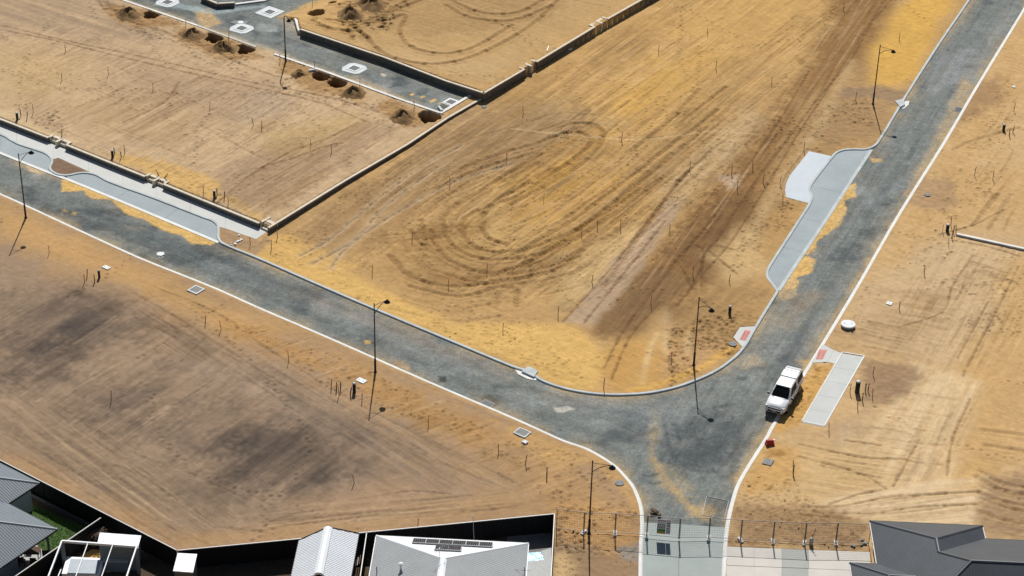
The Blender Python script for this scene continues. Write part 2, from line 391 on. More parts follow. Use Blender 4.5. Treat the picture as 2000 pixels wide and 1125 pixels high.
def patch(px, rgb, a=1.0, feather=1.0, wob=1.0, rough=0.0, pts=None, streak=None, seed=1):
    """a patch of differently coloured sand with a wandering edge"""
    poly = pts if pts is not None else PP(px)
    b = block(poly, feather+wob+.5)
    if b is None: return
    x, y = GX[b], GY[b]
    d = sdf(poly, x, y) + wob*(.6*MN[b] + .55*fbm(x/4.5, y/4.5, seed+40, 2) + .3*FN[b])
    w = a*(1-sm(-feather, feather, d))
    if streak is not None:
        ang, ls, ws, k = streak
        ca, sa = math.cos(ang), math.sin(ang)
        n = fbm((x*ca+y*sa)/ls, (-x*sa+y*ca)/ws, seed+70, 3)
        w = w*np.clip(.55+n*k, 0, 1)
    GC[b] = GC[b]*(1-w[..., None]) + np.asarray(rgb)*w[..., None]
    if rough: GZ[b] += w*rough*(noise(x/.45, y/.45, seed+90)*.6 + noise(x/.26, y/.26, seed+91)*.5)
def line_d(pts, x, y):
    d = np.full(x.shape, 1e9); s = np.zeros(x.shape); acc = 0.0
    for a, b in zip(pts[:-1], pts[1:]):
        e = b[:2]-a[:2]; L = np.linalg.norm(e)+1e-9
        wx, wy = x-a[0], y-a[1]
        t = np.clip((wx*e[0]+wy*e[1])/L**2, 0, 1)
        q = np.hypot(wx-e[0]*t, wy-e[1]*t)
        k = q < d; d = np.where(k, q, d); s = np.where(k, acc+t*L, s); acc += L
    return d, s
def stroke(px, w, dz, rgb=None, a=0.0, tread=0.0, berm=.6, pts=None, smooth=True, seed=0, brk=.0):
    """a wheel rut or blade line pressed in the sand"""
    q = pts if pts is not None else PP(px)
    q = [np.asarray(p[:2]) for p in q]
    if smooth and len(q) > 2: q = smooth_line(q, 5)
    n = len(q); ch = 4
    for i in range(0, n-1, ch):
        seg = q[i:min(i+ch+1, n)]
        b = block(seg, w*3+.2)
        if b is None: continue
        x, y = GX[b], GY[b]
        d, s = line_d(seg, x, y)
        d = d + .06*FN[b]
        g = np.exp(-(d/w)**2)
        if brk: g = g*np.clip(.6+brk*noise(x/2.2, y/2.2, seed+3), 0, 1)
        bm = np.exp(-((d-1.6*w)/(.6*w))**2)*berm
        GZ[b] += dz*(g-bm*.6)*(1/1.0)
        if tread: GZ[b] += tread*g*np.sin(s*2*math.pi/.42 + d*7)
        if rgb is not None:
            ww = np.clip(a*g*(1+.3*MN[b]), 0, 1)
            if tread: ww = ww*(.78+.22*np.sin(s*2*math.pi/.42 + d*7))
            ww = ww[..., None]
            GC[b] = GC[b]*(1-ww) + np.asarray(rgb)*ww
def dents(cx, cy, r, dz, dark):
    for x0, y0, rr in zip(cx, cy, r):
        i0 = int((y0-Y0)/DY); j0 = int((x0-X0)/DX)
        if i0 < 4 or j0 < 4 or i0 > NY-5 or j0 > NX-5: continue
        b = (slice(i0-3, i0+5), slice(j0-3, j0+5))
        d2 = ((GX[b]-x0)**2 + (GY[b]-y0)**2)/rr**2
        g = np.exp(-d2)
        GZ[b] += 1.35*dz*(g - .45*np.exp(-(np.sqrt(d2)-1.7)**2*3))
        GC[b] *= (1-min(.6, 1.25*dark)*g)[..., None]

sand_pale = S(214, 186, 142); sand_tan = S(196, 164, 116); sand_beige = S(201, 173, 134); sand_gold = S(205, 163, 86); sand_yel = S(222, 182, 108)
sand_brown = S(156, 124, 82); sand_grey = S(150, 128, 102); sand_dark = S(96, 86, 78); sand_rust = S(178, 138, 88); sand_mauve = S(168, 146, 122)
aL = math.atan2(dL[1], dL[0]); aR = math.atan2(dR[1], dR[0])
def ang(p, q): a = G(*p); b = G(*q); return math.atan2(b[1]-a[1], b[0]-a[0])
# --- lots, from large to small
patch([(-160, -80), (-160, 170), (0, 231), (505, 435), (524, 442), (797, 281), (873, 229), (240, -2), (0, -90)], sand_beige, 1, .5, .3)
patch([(-150, -60), (200, -60), (330, 60), (260, 110), (90, 70), (-150, 70)], S(160, 138, 112), .85, 4, 3, streak=(ang((0, 60), (300, 160)), 9, .8, .9), seed=2)
patch([(250, 120), (520, 160), (560, 210), (450, 230), (250, 190)], S(176, 150, 118), .7, 3, 2, seed=3)
patch([(420, 330), (600, 250), (770, 240), (690, 320), (560, 400), (470, 400), (400, 390)], S(172, 146, 114), .75, 1.2, 1.0, seed=4)
patch([(500, 170), (570, 195), (560, 215), (490, 240), (455, 235)], S(188, 166, 138), .5, .6, .6, seed=6)
patch([(500, 250), (600, 235), (690, 215), (720, 235), (620, 300), (530, 300)], S(200, 168, 112), .6, 2, 1.5, seed=5)
patch([(0, 90), (160, 110), (170, 150), (60, 200), (0, 190)], S(200, 168, 116), .6, 3, 2, seed=8)
patch([(200, 295), (330, 312), (430, 350), (420, 372), (470, 392), (500, 428), (380, 385), (280, 342)], S(216, 176, 106), .85, .6, 1.8, rough=.04, seed=7)
patch([(0, 218), (30, 215), (70, 240), (140, 275), (120, 285), (0, 235)], S(216, 190, 146), .8, .8, .8, rough=.03, seed=9)
patch([(520, 395), (600, 345), (720, 280), (700, 300), (560, 400), (524, 425)], S(170, 140, 100), .5, .6, .8, seed=10)
for k, pl_ in enumerate(([(560, 118), (640, 146), (720, 172), (700, 200), (600, 175), (545, 140)], [(750, 195), (860, 225), (850, 245), (790, 252), (745, 225)], [(215, 10), (310, 22), (330, 45), (270, 55), (210, 35)], [(340, 45), (500, 95), (500, 118), (430, 112), (345, 75)])):
    patch(pl_, S(170, 132, 82), .8, .8, 1.2, rough=.14, seed=130+k)
# top lot
patch([(584, 54), (945, 180), (1260, -3), (1370, -80), (690, -80), (552, 20)], S(194, 160, 108), 1, .3, .2)
patch([(640, 10), (820, -30), (1080, -40), (1120, 0), (1000, 60), (820, 70), (680, 50)], S(170, 138, 92), .6, 2, 2, rough=.03, seed=11)
patch([(700, 85), (900, 120), (1000, 110), (960, 160), (820, 130)], S(202, 172, 124), .6, 2, 1.5, seed=12)
patch([(552, 22), (640, -10), (700, 20), (700, 60), (640, 65), (586, 50)], S(206, 168, 108), .7, 1, 1, rough=.06, seed=13)
# central lot
patch([(525, 452), (680, 356), (945, 192), (1260, 4), (1420, -80), (1960, -100), (1716, 278), (1500, 600), (1400, 722), (1230, 768), (1050, 735), (430, 478)], S(194, 158, 104), 1, .4, .3)
patch([(930, 200), (1240, 20), (1420, -60), (1700, -60), (1560, 140), (1380, 260), (1180, 270), (1040, 240)], S(202, 164, 104), .9, 4, 3, seed=14)
patch([(1180, 190), (1330, 95), (1400, 110), (1350, 170), (1250, 240), (1170, 235)], S(208, 164, 86), .8, 3, 3, seed=15)
patch([(1240, 40), (1440, -20), (1620, -20), (1560, 120), (1420, 110)], S(206, 166, 100), .7, 4, 3, seed=16)
patch([(900, 210), (1050, 190), (1200, 240), (1060, 330), (860, 350), (800, 300)], S(170, 142, 104), .8, 2.5, 2.5, rough=.03, seed=17)
patch([(600, 420), (800, 310), (900, 330), (760, 440), (640, 500), (580, 470)], S(178, 148, 106), .8, 2.5, 2, seed=18)
patch([(960, 360), (1180, 250), (1250, 290), (1080, 420), (1000, 440)], S(208, 164, 82), .8, 2, 2.2, seed=19, streak=(ang((1000, 500), (1300, 300)), 7, .5, 1.3))
patch([(860, 420), (1010, 400), (1100, 430), (1060, 500), (900, 510)], S(202, 166, 106), .8, 1.5, 1.5, seed=20)
patch([(1040, 430), (1240, 330), (1290, 380), (1180, 470), (1080, 500)], S(204, 160, 84), .7, 2, 2, seed=21, streak=(ang((1000, 500), (1300, 300)), 7, .5, 1.3))
patch([(760, 500), (900, 520), (1100, 500), (1130, 540), (1000, 590), (800, 570)], S(184, 150, 100), .8, 1.5, 2, rough=.02, seed=22)
patch([(1080, 520), (1240, 430), (1290, 470), (1200, 560), (1100, 600)], S(204, 174, 122), .8, 1.5, 1.5, seed=23)
patch([(1260, 330), (1460, 210), (1520, 240), (1420, 330), (1300, 420)], S(206, 178, 132), .75, 2, 2.5, seed=24)
patch([(560, 450), (760, 330), (950, 215), (1080, 225), (1010, 330), (860, 400), (700, 500), (600, 500)], S(160, 126, 82), .75, 3, 2.5, seed=120, streak=(ang((585, 500), (900, 285)), 8, .8, .9))
patch([(800, 440), (900, 390), (960, 500), (1100, 520), (1000, 560), (840, 560), (760, 520)], S(152, 116, 68), .75, 2, 2, seed=121, streak=(ang((820, 520), (1060, 520)), 5, .6, .9))
patch([(1040, 300), (1160, 230), (1200, 270), (1100, 380), (1000, 420)], S(170, 128, 68), .7, 1.5, 1.6, seed=122, streak=(ang((1090, 520), (1340, 320)), 6, .5, 1.0))
patch([(1060, 470), (1220, 360), (1400, 220), (1440, 230), (1260, 400), (1120, 520)], S(160, 122, 70), .75, 2, 2, seed=123, streak=(ang((1090, 520), (1340, 320)), 8, .5, 1.0))
patch([(960, 200), (1180, 70), (1300, 10), (1330, 40), (1160, 160), (1000, 230)], S(168, 132, 80), .7, 2.5, 2, seed=124, streak=(ang((1010, 240), (1330, 20)), 9, .6, 1.0))
patch([(1380, 130), (1560, 20), (1600, 60), (1440, 240), (1370, 230)], S(176, 142, 92), .6, 3, 2.5, seed=125, streak=(ang((1300, 300), (1560, 60)), 9, .7, 1.0))
patch([(560, 280), (760, 240), (640, 330), (520, 410), (430, 400)], S(162, 132, 94), .6, 2, 2, seed=126, streak=(ang((420, 400), (660, 270)), 8, .7, .9))
patch([(100, 190), (330, 170), (430, 260), (330, 310), (140, 240)], S(172, 142, 102), .6, 3, 2.5, seed=127, streak=(ang((0, 200), (180, 110)), 8, .8, .9))
# graded brown band beside the right-hand street
patch([(1670, -70), (1790, -60), (1680, 140), (1545, 330), (1440, 470), (1320, 600), (1240, 650), (1180, 640), (1310, 450), (1440, 300), (1590, 110)], S(148, 112, 68), .92, 2.0, 1.8, seed=25)
patch([(1440, 380), (1520, 360), (1480, 460), (1420, 540), (1330, 560), (1330, 470)], S(124, 94, 60), .8, 2.5, 2, seed=26)
patch([(1130, 610), (1250, 530), (1330, 540), (1280, 650), (1180, 660)], S(134, 106, 72), .85, 1.5, 1.6, seed=27)
patch([(1100, 628), (1300, 400), (1330, 390), (1300, 460), (1180, 610), (1150, 640)], S(190, 164, 132), .9, .5, .7, seed=28)
patch([(1290, 560), (1440, 520), (1490, 560), (1480, 640), (1440, 680), (1330, 660), (1290, 620)], S(150, 118, 78), .75, 2.5, 2.2, seed=29, streak=(ang((1300, 640), (1440, 520)), 6, .8, .9))
patch([(1380, 500), (1450, 440), (1500, 460), (1500, 530), (1420, 560)], S(214, 182, 128), .8, 1.5, 1.6, rough=.05, seed=30)
patch([(1410, 345), (1445, 340), (1450, 365), (1420, 372)], S(206, 180, 148), .9, .5, .8, rough=.05, seed=31)
patch([(1560, 200), (1690, 120), (1710, 280), (1640, 290), (1560, 330), (1500, 430), (1480, 480), (1470, 400), (1520, 300)], S(178, 144, 96), .85, 1, 1.2, rough=.04, seed=32)
patch([(1700, 100), (1800, -60), (1900, -90), (1790, 150), (1710, 180), (1700, 140)], S(218, 174, 88), .95, 1.2, 1.2, rough=.02, seed=33)
patch([(1640, 170), (1720, 165), (1770, 178), (1750, 200), (1640, 190)], S(150, 126, 100), .8, .6, 1.0, rough=.05, seed=34)
patch([(1600, 190), (1700, 195), (1740, 200), (1715, 270), (1600, 280), (1560, 280)], S(172, 140, 98), .8, .8, .8, rough=.05, seed=35)
patch([(1500, 420), (1560, 400), (1540, 455), (1505, 510), (1470, 500)], S(190, 152, 96), .7, .8, .8, rough=.04, seed=36)
# yellow verge round the inner corner
patch([(432, 478), (545, 500), (740, 560), (900, 630), (1120, 640), (1190, 690), (1180, 765), (1100, 758), (1040, 730), (870, 662), (620, 556)], sand_yel, .95, .7, 1.0, rough=.03, seed=37)
patch([(500, 470), (560, 460), (700, 520), (660, 550), (520, 505)], S(218, 178, 106), .8, .8, 1, rough=.03, seed=38)
patch([(1180, 690), (1300, 640), (1330, 700), (1310, 760), (1230, 768), (1180, 765)], S(204, 160, 92), .9, 1, 1, seed=39)
patch([(1240, 760), (1250, 690), (1270, 610), (1300, 600), (1290, 640), (1262, 740), (1258, 764)], S(212, 176, 118), .4, 1.0, 1.6, rough=.03, seed=40)
patch([(1300, 600), (1310, 640), (1300, 690), (1288, 680), (1292, 620)], S(212, 182, 136), .4, .6, .9, rough=.03, seed=41)
patch([(1300, 690), (1370, 650), (1430, 670), (1380, 725), (1300, 758), (1290, 720)], S(196, 158, 108), .9, .8, 1, rough=.07, seed=42)
patch([(1300, 752), (1380, 725), (1430, 690), (1448, 672), (1428, 668), (1370, 710), (1290, 745), (1220, 762), (1230, 769)], S(218, 174, 96), .9, .3, .5, rough=.05, seed=43)
patch([(425, 444), (440, 446), (500, 467), (520, 455), (540, 470), (500, 500), (436, 476), (428, 462)], S(166, 138, 106), .8, .3, .6, rough=.04, seed=44)
patch([(104, 311), (114, 308), (173, 335), (160, 338), (130, 343), (110, 339), (99, 330)], S(140, 116, 94), 1, .1, .1, rough=.04, seed=45)
# lower left lot
patch([(-160, 320), (0, 384), (415, 566), (1000, 822), (1143, 882), (1252, 1010), (1250, 1190), (1080, 1190), (1083, 1032), (345, 1106), (-160, 860)], S(160, 137, 111), 1, .3, .2)
patch([(-120, 350), (0, 386), (415, 566), (1000, 822), (1143, 882), (1240, 990), (1250, 1060), (1083, 1010), (1000, 960), (870, 850), (640, 730), (380, 640), (200, 560), (-100, 430)], S(190, 152, 102), .85, 4.5, 3.5, rough=.02, seed=46)
patch([(0, 400), (250, 510), (440, 590), (560, 640), (420, 660), (250, 560), (60, 480), (0, 470)], S(202, 162, 104), .65, 1.5, 1.5, seed=47)
patch([(380, 600), (620, 690), (800, 760), (980, 850), (900, 860), (700, 760), (520, 690)], S(186, 144, 88), .7, 1.2, 1.5, rough=.02, seed=48)
ang_s = ang((60, 740), (290, 600)); ang_r = ang((240, 560), (560, 760))
for k, (poly, al) in enumerate([([(0, 590), (100, 570), (240, 590), (270, 640), (120, 690), (60, 740), (0, 750)], .9), ([(90, 640), (200, 620), (240, 650), (130, 740), (60, 750)], .7), ([(150, 800), (300, 740), (340, 760), (250, 820), (140, 820)], .85),
        ([(440, 850), (560, 820), (680, 860), (720, 900), (640, 950), (520, 970), (420, 940), (470, 880)], .95), ([(360, 800), (480, 790), (520, 840), (400, 900), (330, 900)], .7), ([(100, 880), (250, 850), (400, 930), (520, 960), (440, 1000), (280, 960)], .55)]):
    patch(poly, S(78, 71, 66), min(1, al*1.05), 3.0, 2.4, streak=(ang_s, 8, 2.3, .7), seed=50+k)
for k, (poly, al) in enumerate([([(120, 560), (240, 590), (400, 660), (520, 740), (440, 730), (280, 660), (160, 610)], .8), ([(560, 770), (720, 850), (880, 950), (860, 970), (700, 910), (580, 830)], .95), ([(0, 650), (150, 720), (320, 840), (520, 920), (300, 860), (100, 760), (0, 720)], .45), ([(340, 590), (420, 600), (400, 620), (330, 610)], .5)]):
    patch(poly, S(78, 70, 64), min(1, al*1.05), 2.6, 2.0, streak=(ang_r, 10, 1.8, .75), seed=60+k)
patch([(340, 690), (520, 760), (700, 830), (900, 960), (820, 940), (560, 800), (360, 720)], S(168, 146, 122), .75, 1.0, 1.0, streak=(ang_r, 8, .35, .9), seed=66)
patch([(0, 800), (150, 830), (340, 930), (500, 1000), (340, 1070), (150, 960), (0, 880)], S(148, 126, 100), .6, 3, 2, streak=(ang_r, 10, .5, .9), seed=67)
patch([(0, 880), (60, 900), (340, 1040), (480, 1030), (700, 1010), (1000, 960), (1083, 990), (1083, 1010), (345, 1080), (0, 905)], S(182, 148, 106), .85, 1.2, 1.2, seed=68)
patch([(560, 985), (760, 950), (960, 955), (860, 1010), (640, 1030)], S(186, 154, 116), .6, 2, 1.5, seed=69)
patch([(740, 880), (900, 900), (1010, 960), (900, 955), (780, 920)], S(172, 144, 106), .6, 2, 1.5, streak=(ang_r, 8, .4, .9), seed=72)
patch([(960, 820), (1050, 845), (1160, 900), (1100, 910), (1000, 860)], S(208, 168, 106), .7, .8, 1, rough=.05, seed=70)
patch([(1085, 985), (1252, 990), (1252, 1070), (1200, 1090), (1085, 1060)], S(196, 154, 98), .7, 1, 1, rough=.06, seed=71)
patch([(1085, 1060), (1200, 1085), (1250, 1080), (1250, 1190), (1078, 1190)], S(160, 132, 98), .85, 1, 1, rough=.05, seed=73)
patch([(1078, 1085), (1105, 1075), (1120, 1110), (1110, 1190), (1076, 1190)], S(214, 184, 132), .8, .6, .8, rough=.06, seed=74)
patch([(1205, 1068), (1250, 1062), (1250, 1098), (1215, 1095)], S(150, 146, 138), .85, .4, .6, rough=.04, seed=75)
# right-hand lots
patch([(2080, -110), (1998, 26), (1843, 285), (1608, 675), (1585, 712), (1499, 857), (1440, 955), (1422, 1020), (1415, 1190), (2200, 1190), (2300, -100)], S(206, 173, 124), 1, .3, .2)
patch([(1998, 30), (1843, 287), (1755, 428), (1690, 540), (1760, 560), (1850, 430), (1960, 220), (2060, 40)], S(204, 166, 106), .7, 2.5, 2.2, rough=.03, seed=76)
patch([(1790, 400), (1880, 340), (1960, 320), (2010, 330), (2010, 440), (1900, 440), (1850, 420)], S(206, 168, 110), .6, 2.5, 2.5, seed=77)
patch([(1880, 170), (1950, 150), (1960, 200), (1900, 230), (1860, 260)], S(160, 128, 92), .7, 1.2, 1.4, seed=78)
patch([(1790, 355), (1860, 345), (1870, 400), (1820, 410), (1770, 395)], S(164, 136, 108), .6, 1, 1.5, rough=.03, seed=79)
patch([(1690, 550), (1850, 460), (2010, 480), (2060, 700), (1900, 730), (1760, 700), (1640, 640)], S(206, 178, 136), .8, 2, 2, seed=80)
patch([(1620, 650), (1720, 590), (1850, 570), (1830, 640), (1780, 710), (1690, 690)], S(166, 132, 90), .7, 2, 2, streak=(ang((1700, 650), (1800, 670)), 6, .5, .9), seed=81)
patch([(1880, 700), (1990, 500), (2080, 470), (2060, 700), (1920, 1010), (1860, 930)], S(206, 168, 108), .75, 1.8, 2, seed=82)
patch([(1780, 705), (1930, 745), (1850, 940), (1740, 960), (1650, 880), (1640, 840), (1720, 800)], S(226, 200, 156), 1, .8, .8, streak=(ang((1780, 940), (1900, 740)), 12, .5, .7), seed=83)
patch([(1680, 700), (1790, 715), (1800, 740), (1740, 790), (1680, 790), (1690, 740)], S(160, 132, 100), .9, .8, .8, rough=.04, seed=84)
patch([(1500, 870), (1640, 880), (1760, 900), (1740, 990), (1600, 1010), (1470, 960)], S(216, 184, 130), .95, 1.5, 1.5, streak=(ang((1560, 870), (1760, 895)), 9, .5, .7), seed=85)
patch([(1570, 985), (1800, 940), (1930, 935), (1940, 960), (1900, 1030), (1700, 1020)], S(230, 206, 164), 1, .6, .8, streak=(ang((1600, 1000), (1900, 970)), 9, .5, .7), seed=86)
patch([(1920, 940), (2050, 900), (2100, 1060), (1930, 1050), (1905, 1000)], S(170, 142, 106), .85, .8, 1, rough=.05, seed=87)
patch([(1430, 985), (1600, 990), (1700, 1020), (1700, 1080), (1420, 1068)], S(166, 136, 98), .9, .8, 1, rough=.06, seed=88)
patch([(1590, 712), (1628, 712), (1566, 824), (1520, 850), (1508, 838)], S(210, 166, 96), .95, .4, .5, rough=.04, seed=89)
patch([(1500, 868), (1550, 880), (1560, 920), (1500, 960), (1455, 960)], S(206, 164, 100), .8, .8, 1, rough=.05, seed=93)
patch([(1495, 875), (1530, 878), (1535, 890), (1500, 893)], S(172, 130, 70), .8, .3, .5, rough=.06, seed=94)
patch([(1610, 830), (1700, 790), (1690, 840), (1640, 880), (1600, 850)], S(186, 158, 122), .6, 1, 1, seed=95)
patch([(1940, 730), (2080, 620), (2100, 900), (1930, 900), (1900, 880)], S(206, 170, 116), .6, 1, 1, seed=96)

patch(None, S(66, 60, 54), .9, .3, .2, pts=YARD)  # shade of the fenced yards painted into the ground colour
# --- long blade and wheel lines of the grader, lot by lot
def scatter_lines(px_poly, p, q, n, w, dz, rgb, a, jit=.04, lmin=4, lmax=22, seed=0, brk=.5):
    poly = np.array([c[:2] for c in PP(px_poly)]); th = ang(p, q)
    r = np.random.default_rng(seed)
    lo, hi = poly.min(0), poly.max(0); k = 0; tries = 0
    while k < n and tries < n*30:
        tries += 1
        c = lo + r.random(2)*(hi-lo); t = th + r.normal()*jit; L = r.uniform(lmin, lmax)
        d = np.array([math.cos(t), math.sin(t)]); a0, b0 = c-d*L/2, c+d*L/2
        if sdf(poly, np.array([a0[0], b0[0], c[0]]), np.array([a0[1], b0[1], c[1]])).max() > 0: continue
        mid = c + np.array([-d[1], d[0]])*r.normal()*.12
        stroke(None, w*r.uniform(.7, 1.4), dz*r.uniform(.4, 1.3), rgb if r.random() < .75 else sand_pale, a*r.uniform(.4, 1), pts=[a0, mid, b0], berm=.7, seed=int(r.integers(99)), brk=brk)
        k += 1
lotL = [(20, 60), (240, 40), (500, 130), (780, 225), (840, 240), (530, 425), (300, 340), (20, 225)]
scatter_lines(lotL, (0, 200), (180, 110), 70, .10, -.030, S(140, 112, 80), .40, seed=1)
scatter_lines(lotL, (420, 400), (660, 270), 30, .10, -.030, S(140, 112, 80), .40, seed=2)
scatter_lines(lotL, (230, 80), (480, 180), 18, .12, -.03, S(138, 112, 84), .35, seed=3)
lotC = [(560, 455), (940, 210), (1240, 30), (1700, -20), (1560, 200), (1420, 420), (1220, 620), (1150, 600), (900, 570), (600, 500)]
scatter_lines(lotC, (1010, 240), (1330, 20), 115, .09, -.035, S(134, 102, 60), .5, seed=4, lmin=6, lmax=26)
scatter_lines(lotC, (1090, 520), (1340, 320), 55, .10, -.03, S(130, 98, 58), .45, seed=5, lmin=5, lmax=20)
scatter_lines([(1660, -20), (1740, -20), (1520, 320), (1300, 600), (1180, 640), (1420, 320)], (1500, 300), (1700, 20), 45, .10, -.035, S(116, 86, 54), .45, seed=6, lmin=6, lmax=24)
scatter_lines([(620, 70), (900, 170), (1220, 0), (1100, -40), (720, -20)], (700, 110), (860, 150), 30, .10, -.035, S(130, 100, 64), .4, seed=7, lmin=3, lmax=12)
lotB = [(0, 470), (200, 560), (500, 700), (760, 820), (1020, 970), (980, 1000), (380, 1050), (0, 870)]
scatter_lines([(0, 600), (240, 590), (480, 720), (700, 860), (640, 970), (420, 960), (0, 760)], (60, 740), (290, 600), 30, .10, -.018, S(104, 92, 80), .30, seed=8, lmin=4, lmax=12)
scatter_lines([(200, 560), (500, 690), (760, 810), (1020, 960), (860, 940), (560, 790), (300, 640)], (240, 560), (560, 760), 28, .10, -.02, S(104, 92, 80), .32, seed=9, lmin=6, lmax=22)
scatter_lines([(0, 770), (200, 860), (420, 960), (500, 1010), (360, 1055), (0, 880)], (240, 560), (560, 760), 40, .10, -.022, S(120, 102, 82), .32, seed=19, lmin=6, lmax=22)
scatter_lines([(560, 640), (1000, 840), (1080, 900), (1070, 980), (900, 900), (560, 720), (300, 600)], (620, 690), (830, 620), 30, .10, -.03, S(130, 100, 66), .4, seed=10, lmin=2, lmax=6)
scatter_lines([(460, 1020), (1050, 960), (1060, 985), (500, 1045)], (500, 1030), (1000, 980), 16, .12, -.03, S(130, 108, 84), .4, seed=11, lmin=6, lmax=20)
lotD = [(1560, 870), (1640, 850), (1770, 720), (1900, 740), (1840, 930), (1700, 970), (1580, 960)]
scatter_lines(lotD, (1560, 868), (1770, 900), 24, .10, -.035, S(140, 112, 76), .45, seed=12, lmin=3, lmax=9)
scatter_lines([(1740, 960), (1790, 720), (1925, 745), (1850, 950)], (1760, 950), (1850, 760), 22, .10, -.02, S(160, 130, 92), .4, seed=13, lmin=4, lmax=12)
scatter_lines([(1690, 690), (1840, 480), (1990, 500), (1990, 700), (1930, 760), (1800, 700)], (1760, 730), (1900, 500), 34, .10, -.03, S(144, 112, 72), .45, seed=14, lmin=4, lmax=18)
scatter_lines([(1640, 650), (1740, 590), (1800, 600), (1780, 690), (1700, 690)], (1680, 640), (1800, 668), 14, .10, -.035, S(130, 100, 64), .45, seed=15, lmin=2.5, lmax=6)
scatter_lines([(1860, 300), (1990, 170), (1995, 470), (1880, 440)], (1880, 440), (1990, 280), 20, .12, -.035, S(140, 106, 64), .45, seed=16, lmin=3, lmax=9)
scatter_lines([(1580, 1000), (1880, 945), (1930, 950), (1890, 1010), (1700, 1015)], (1600, 1000), (1900, 965), 14, .12, -.03, S(160, 134, 100), .4, seed=17, lmin=4, lmax=10)
scatter_lines([(1880, 470), (1995, 495), (1995, 560), (1850, 540)], (1850, 520), (1990, 560), 12, .1, -.03, S(140, 112, 78), .4, seed=18, lmin=3, lmax=9)

# --- single ruts that the eye picks out
rutc = S(120, 92, 58); rutg = S(104, 90, 74)
for ln in ([(0, 49), (120, 78), (250, 105), (400, 140), (500, 163), (640, 190), (760, 225)], [(0, 58), (100, 78), (230, 110), (400, 150), (500, 172), (620, 200), (720, 240)], [(190, -10), (200, 15), (215, 28), (280, 50), (350, 75), (420, 100), (470, 125), (540, 150)], [(270, 40), (340, 68), (420, 92), (500, 118)],
           [(205, -10), (215, 15), (232, 25)], [(240, 240), (320, 200), (350, 160)], [(420, 400), (480, 350), (560, 300), (640, 270), (700, 240)], [(500, 330), (570, 310), (640, 285), (668, 280)]):
    stroke(ln, .13, -.05, S(128, 100, 68), .55, berm=.8)
for ln in ([(585, 500), (640, 470), (700, 420), (760, 370), (850, 310), (900, 285)], [(610, 515), (690, 470), (745, 410), (800, 365), (880, 310)], [(645, 525), (670, 490), (720, 450), (800, 400), (900, 350), (1000, 320)]):
    stroke(ln, .35, -.04, S(206, 182, 144), .55, berm=.4)
    stroke(ln, .12, -.04, S(128, 104, 74), .5, berm=.8)
arcs = [[(1060, 300), (1000, 335), (930, 380), (880, 410), (864, 440), (874, 470), (905, 495), (960, 508), (1040, 500), (1120, 470), (1200, 420), (1290, 350)],
        [(1010, 385), (950, 405), (912, 425), (902, 450), (915, 475), (945, 490), (1000, 492), (1080, 470), (1160, 430), (1250, 370)],
        [(1080, 330), (1020, 365), (965, 395), (945, 425), (942, 450), (960, 470), (990, 478)],
        [(800, 450), (825, 480), (830, 470), (822, 430)], [(840, 450), (850, 480), (880, 510), (950, 535), (1040, 530), (1130, 500)],
        [(760, 500), (800, 540), (880, 560), (980, 550), (1080, 530), (1140, 490)], [(1090, 250), (1140, 240), (1172, 250), (1178, 275), (1150, 310), (1090, 350), (1000, 400)],
        [(1070, 270), (1120, 258), (1150, 268), (1150, 285), (1110, 320), (1040, 360)], [(1000, 500), (1120, 430), (1240, 340), (1340, 260), (1400, 215)], [(1020, 520), (1140, 440), (1260, 350), (1380, 250)], [(960, 540), (1060, 500), (1180, 410), (1310, 300)],
        [(1240, 290), (1300, 245), (1365, 175)], [(1320, 250), (1380, 200), (1420, 170)], [(1180, 560), (1250, 460), (1300, 390), (1345, 335)], [(800, 560), (900, 580), (1000, 560), (1010, 600)], [(900, 330), (980, 300), (1050, 280), (1130, 250)], [(850, 370), (940, 330), (1040, 300)]]
def offset(q, o):
    r = []
    for i in range(len(q)):
        d = q[min(i+1, len(q)-1)]-q[max(i-1, 0)]; d = d/(np.linalg.norm(d)+1e-9); r.append(q[i]+np.array([-d[1], d[0]])*(o+.12*math.sin(i*.7+o*9)))
    return r
for k, ln in enumerate(arcs):
    q = smooth_line([np.asarray(p[:2]) for p in PP(ln)], 3)
    stroke(None, .25, -.085, S(128, 95, 54), .46, tread=.045, berm=.8, pts=q, smooth=False, seed=k)
    for o, w, al in ((.45, .08, .40), (1.9, .23, .42), (2.35, .08, .35), (-.9, .07, .3), (4.1, .2, .25), (-2.7, .08, .3)):
        stroke(None, w, -.035, S(144, 110, 66), al, pts=offset(q, o*(1 if k % 2 else -1)), smooth=False, berm=.8, tread=.02 if w > .15 else 0, seed=k+7, brk=.7)
for ln in ([(660, 40), (700, 60), (720, 80), (760, 110), (830, 125), (900, 118), (980, 85), (1050, 40), (1090, 0)], [(690, 50), (760, 40), (790, 30), (780, 60), (800, 90), (860, 105), (920, 95), (1000, 50)], [(620, 50), (680, 62), (690, 78)], [(610, 40), (650, 58), (700, 62)], [(640, 38), (700, 45), (760, 25), (850, -10)], [(870, 10), (920, 35), (1000, 40), (1080, 10)], [(880, 0), (940, 25), (1010, 25), (1060, 0)], [(700, 60), (712, 70), (722, 76)], [(760, 20), (800, 0), (860, -20)]):
    stroke(ln, .26, -.09, S(130, 98, 58), .6, tread=.02, berm=1.0)
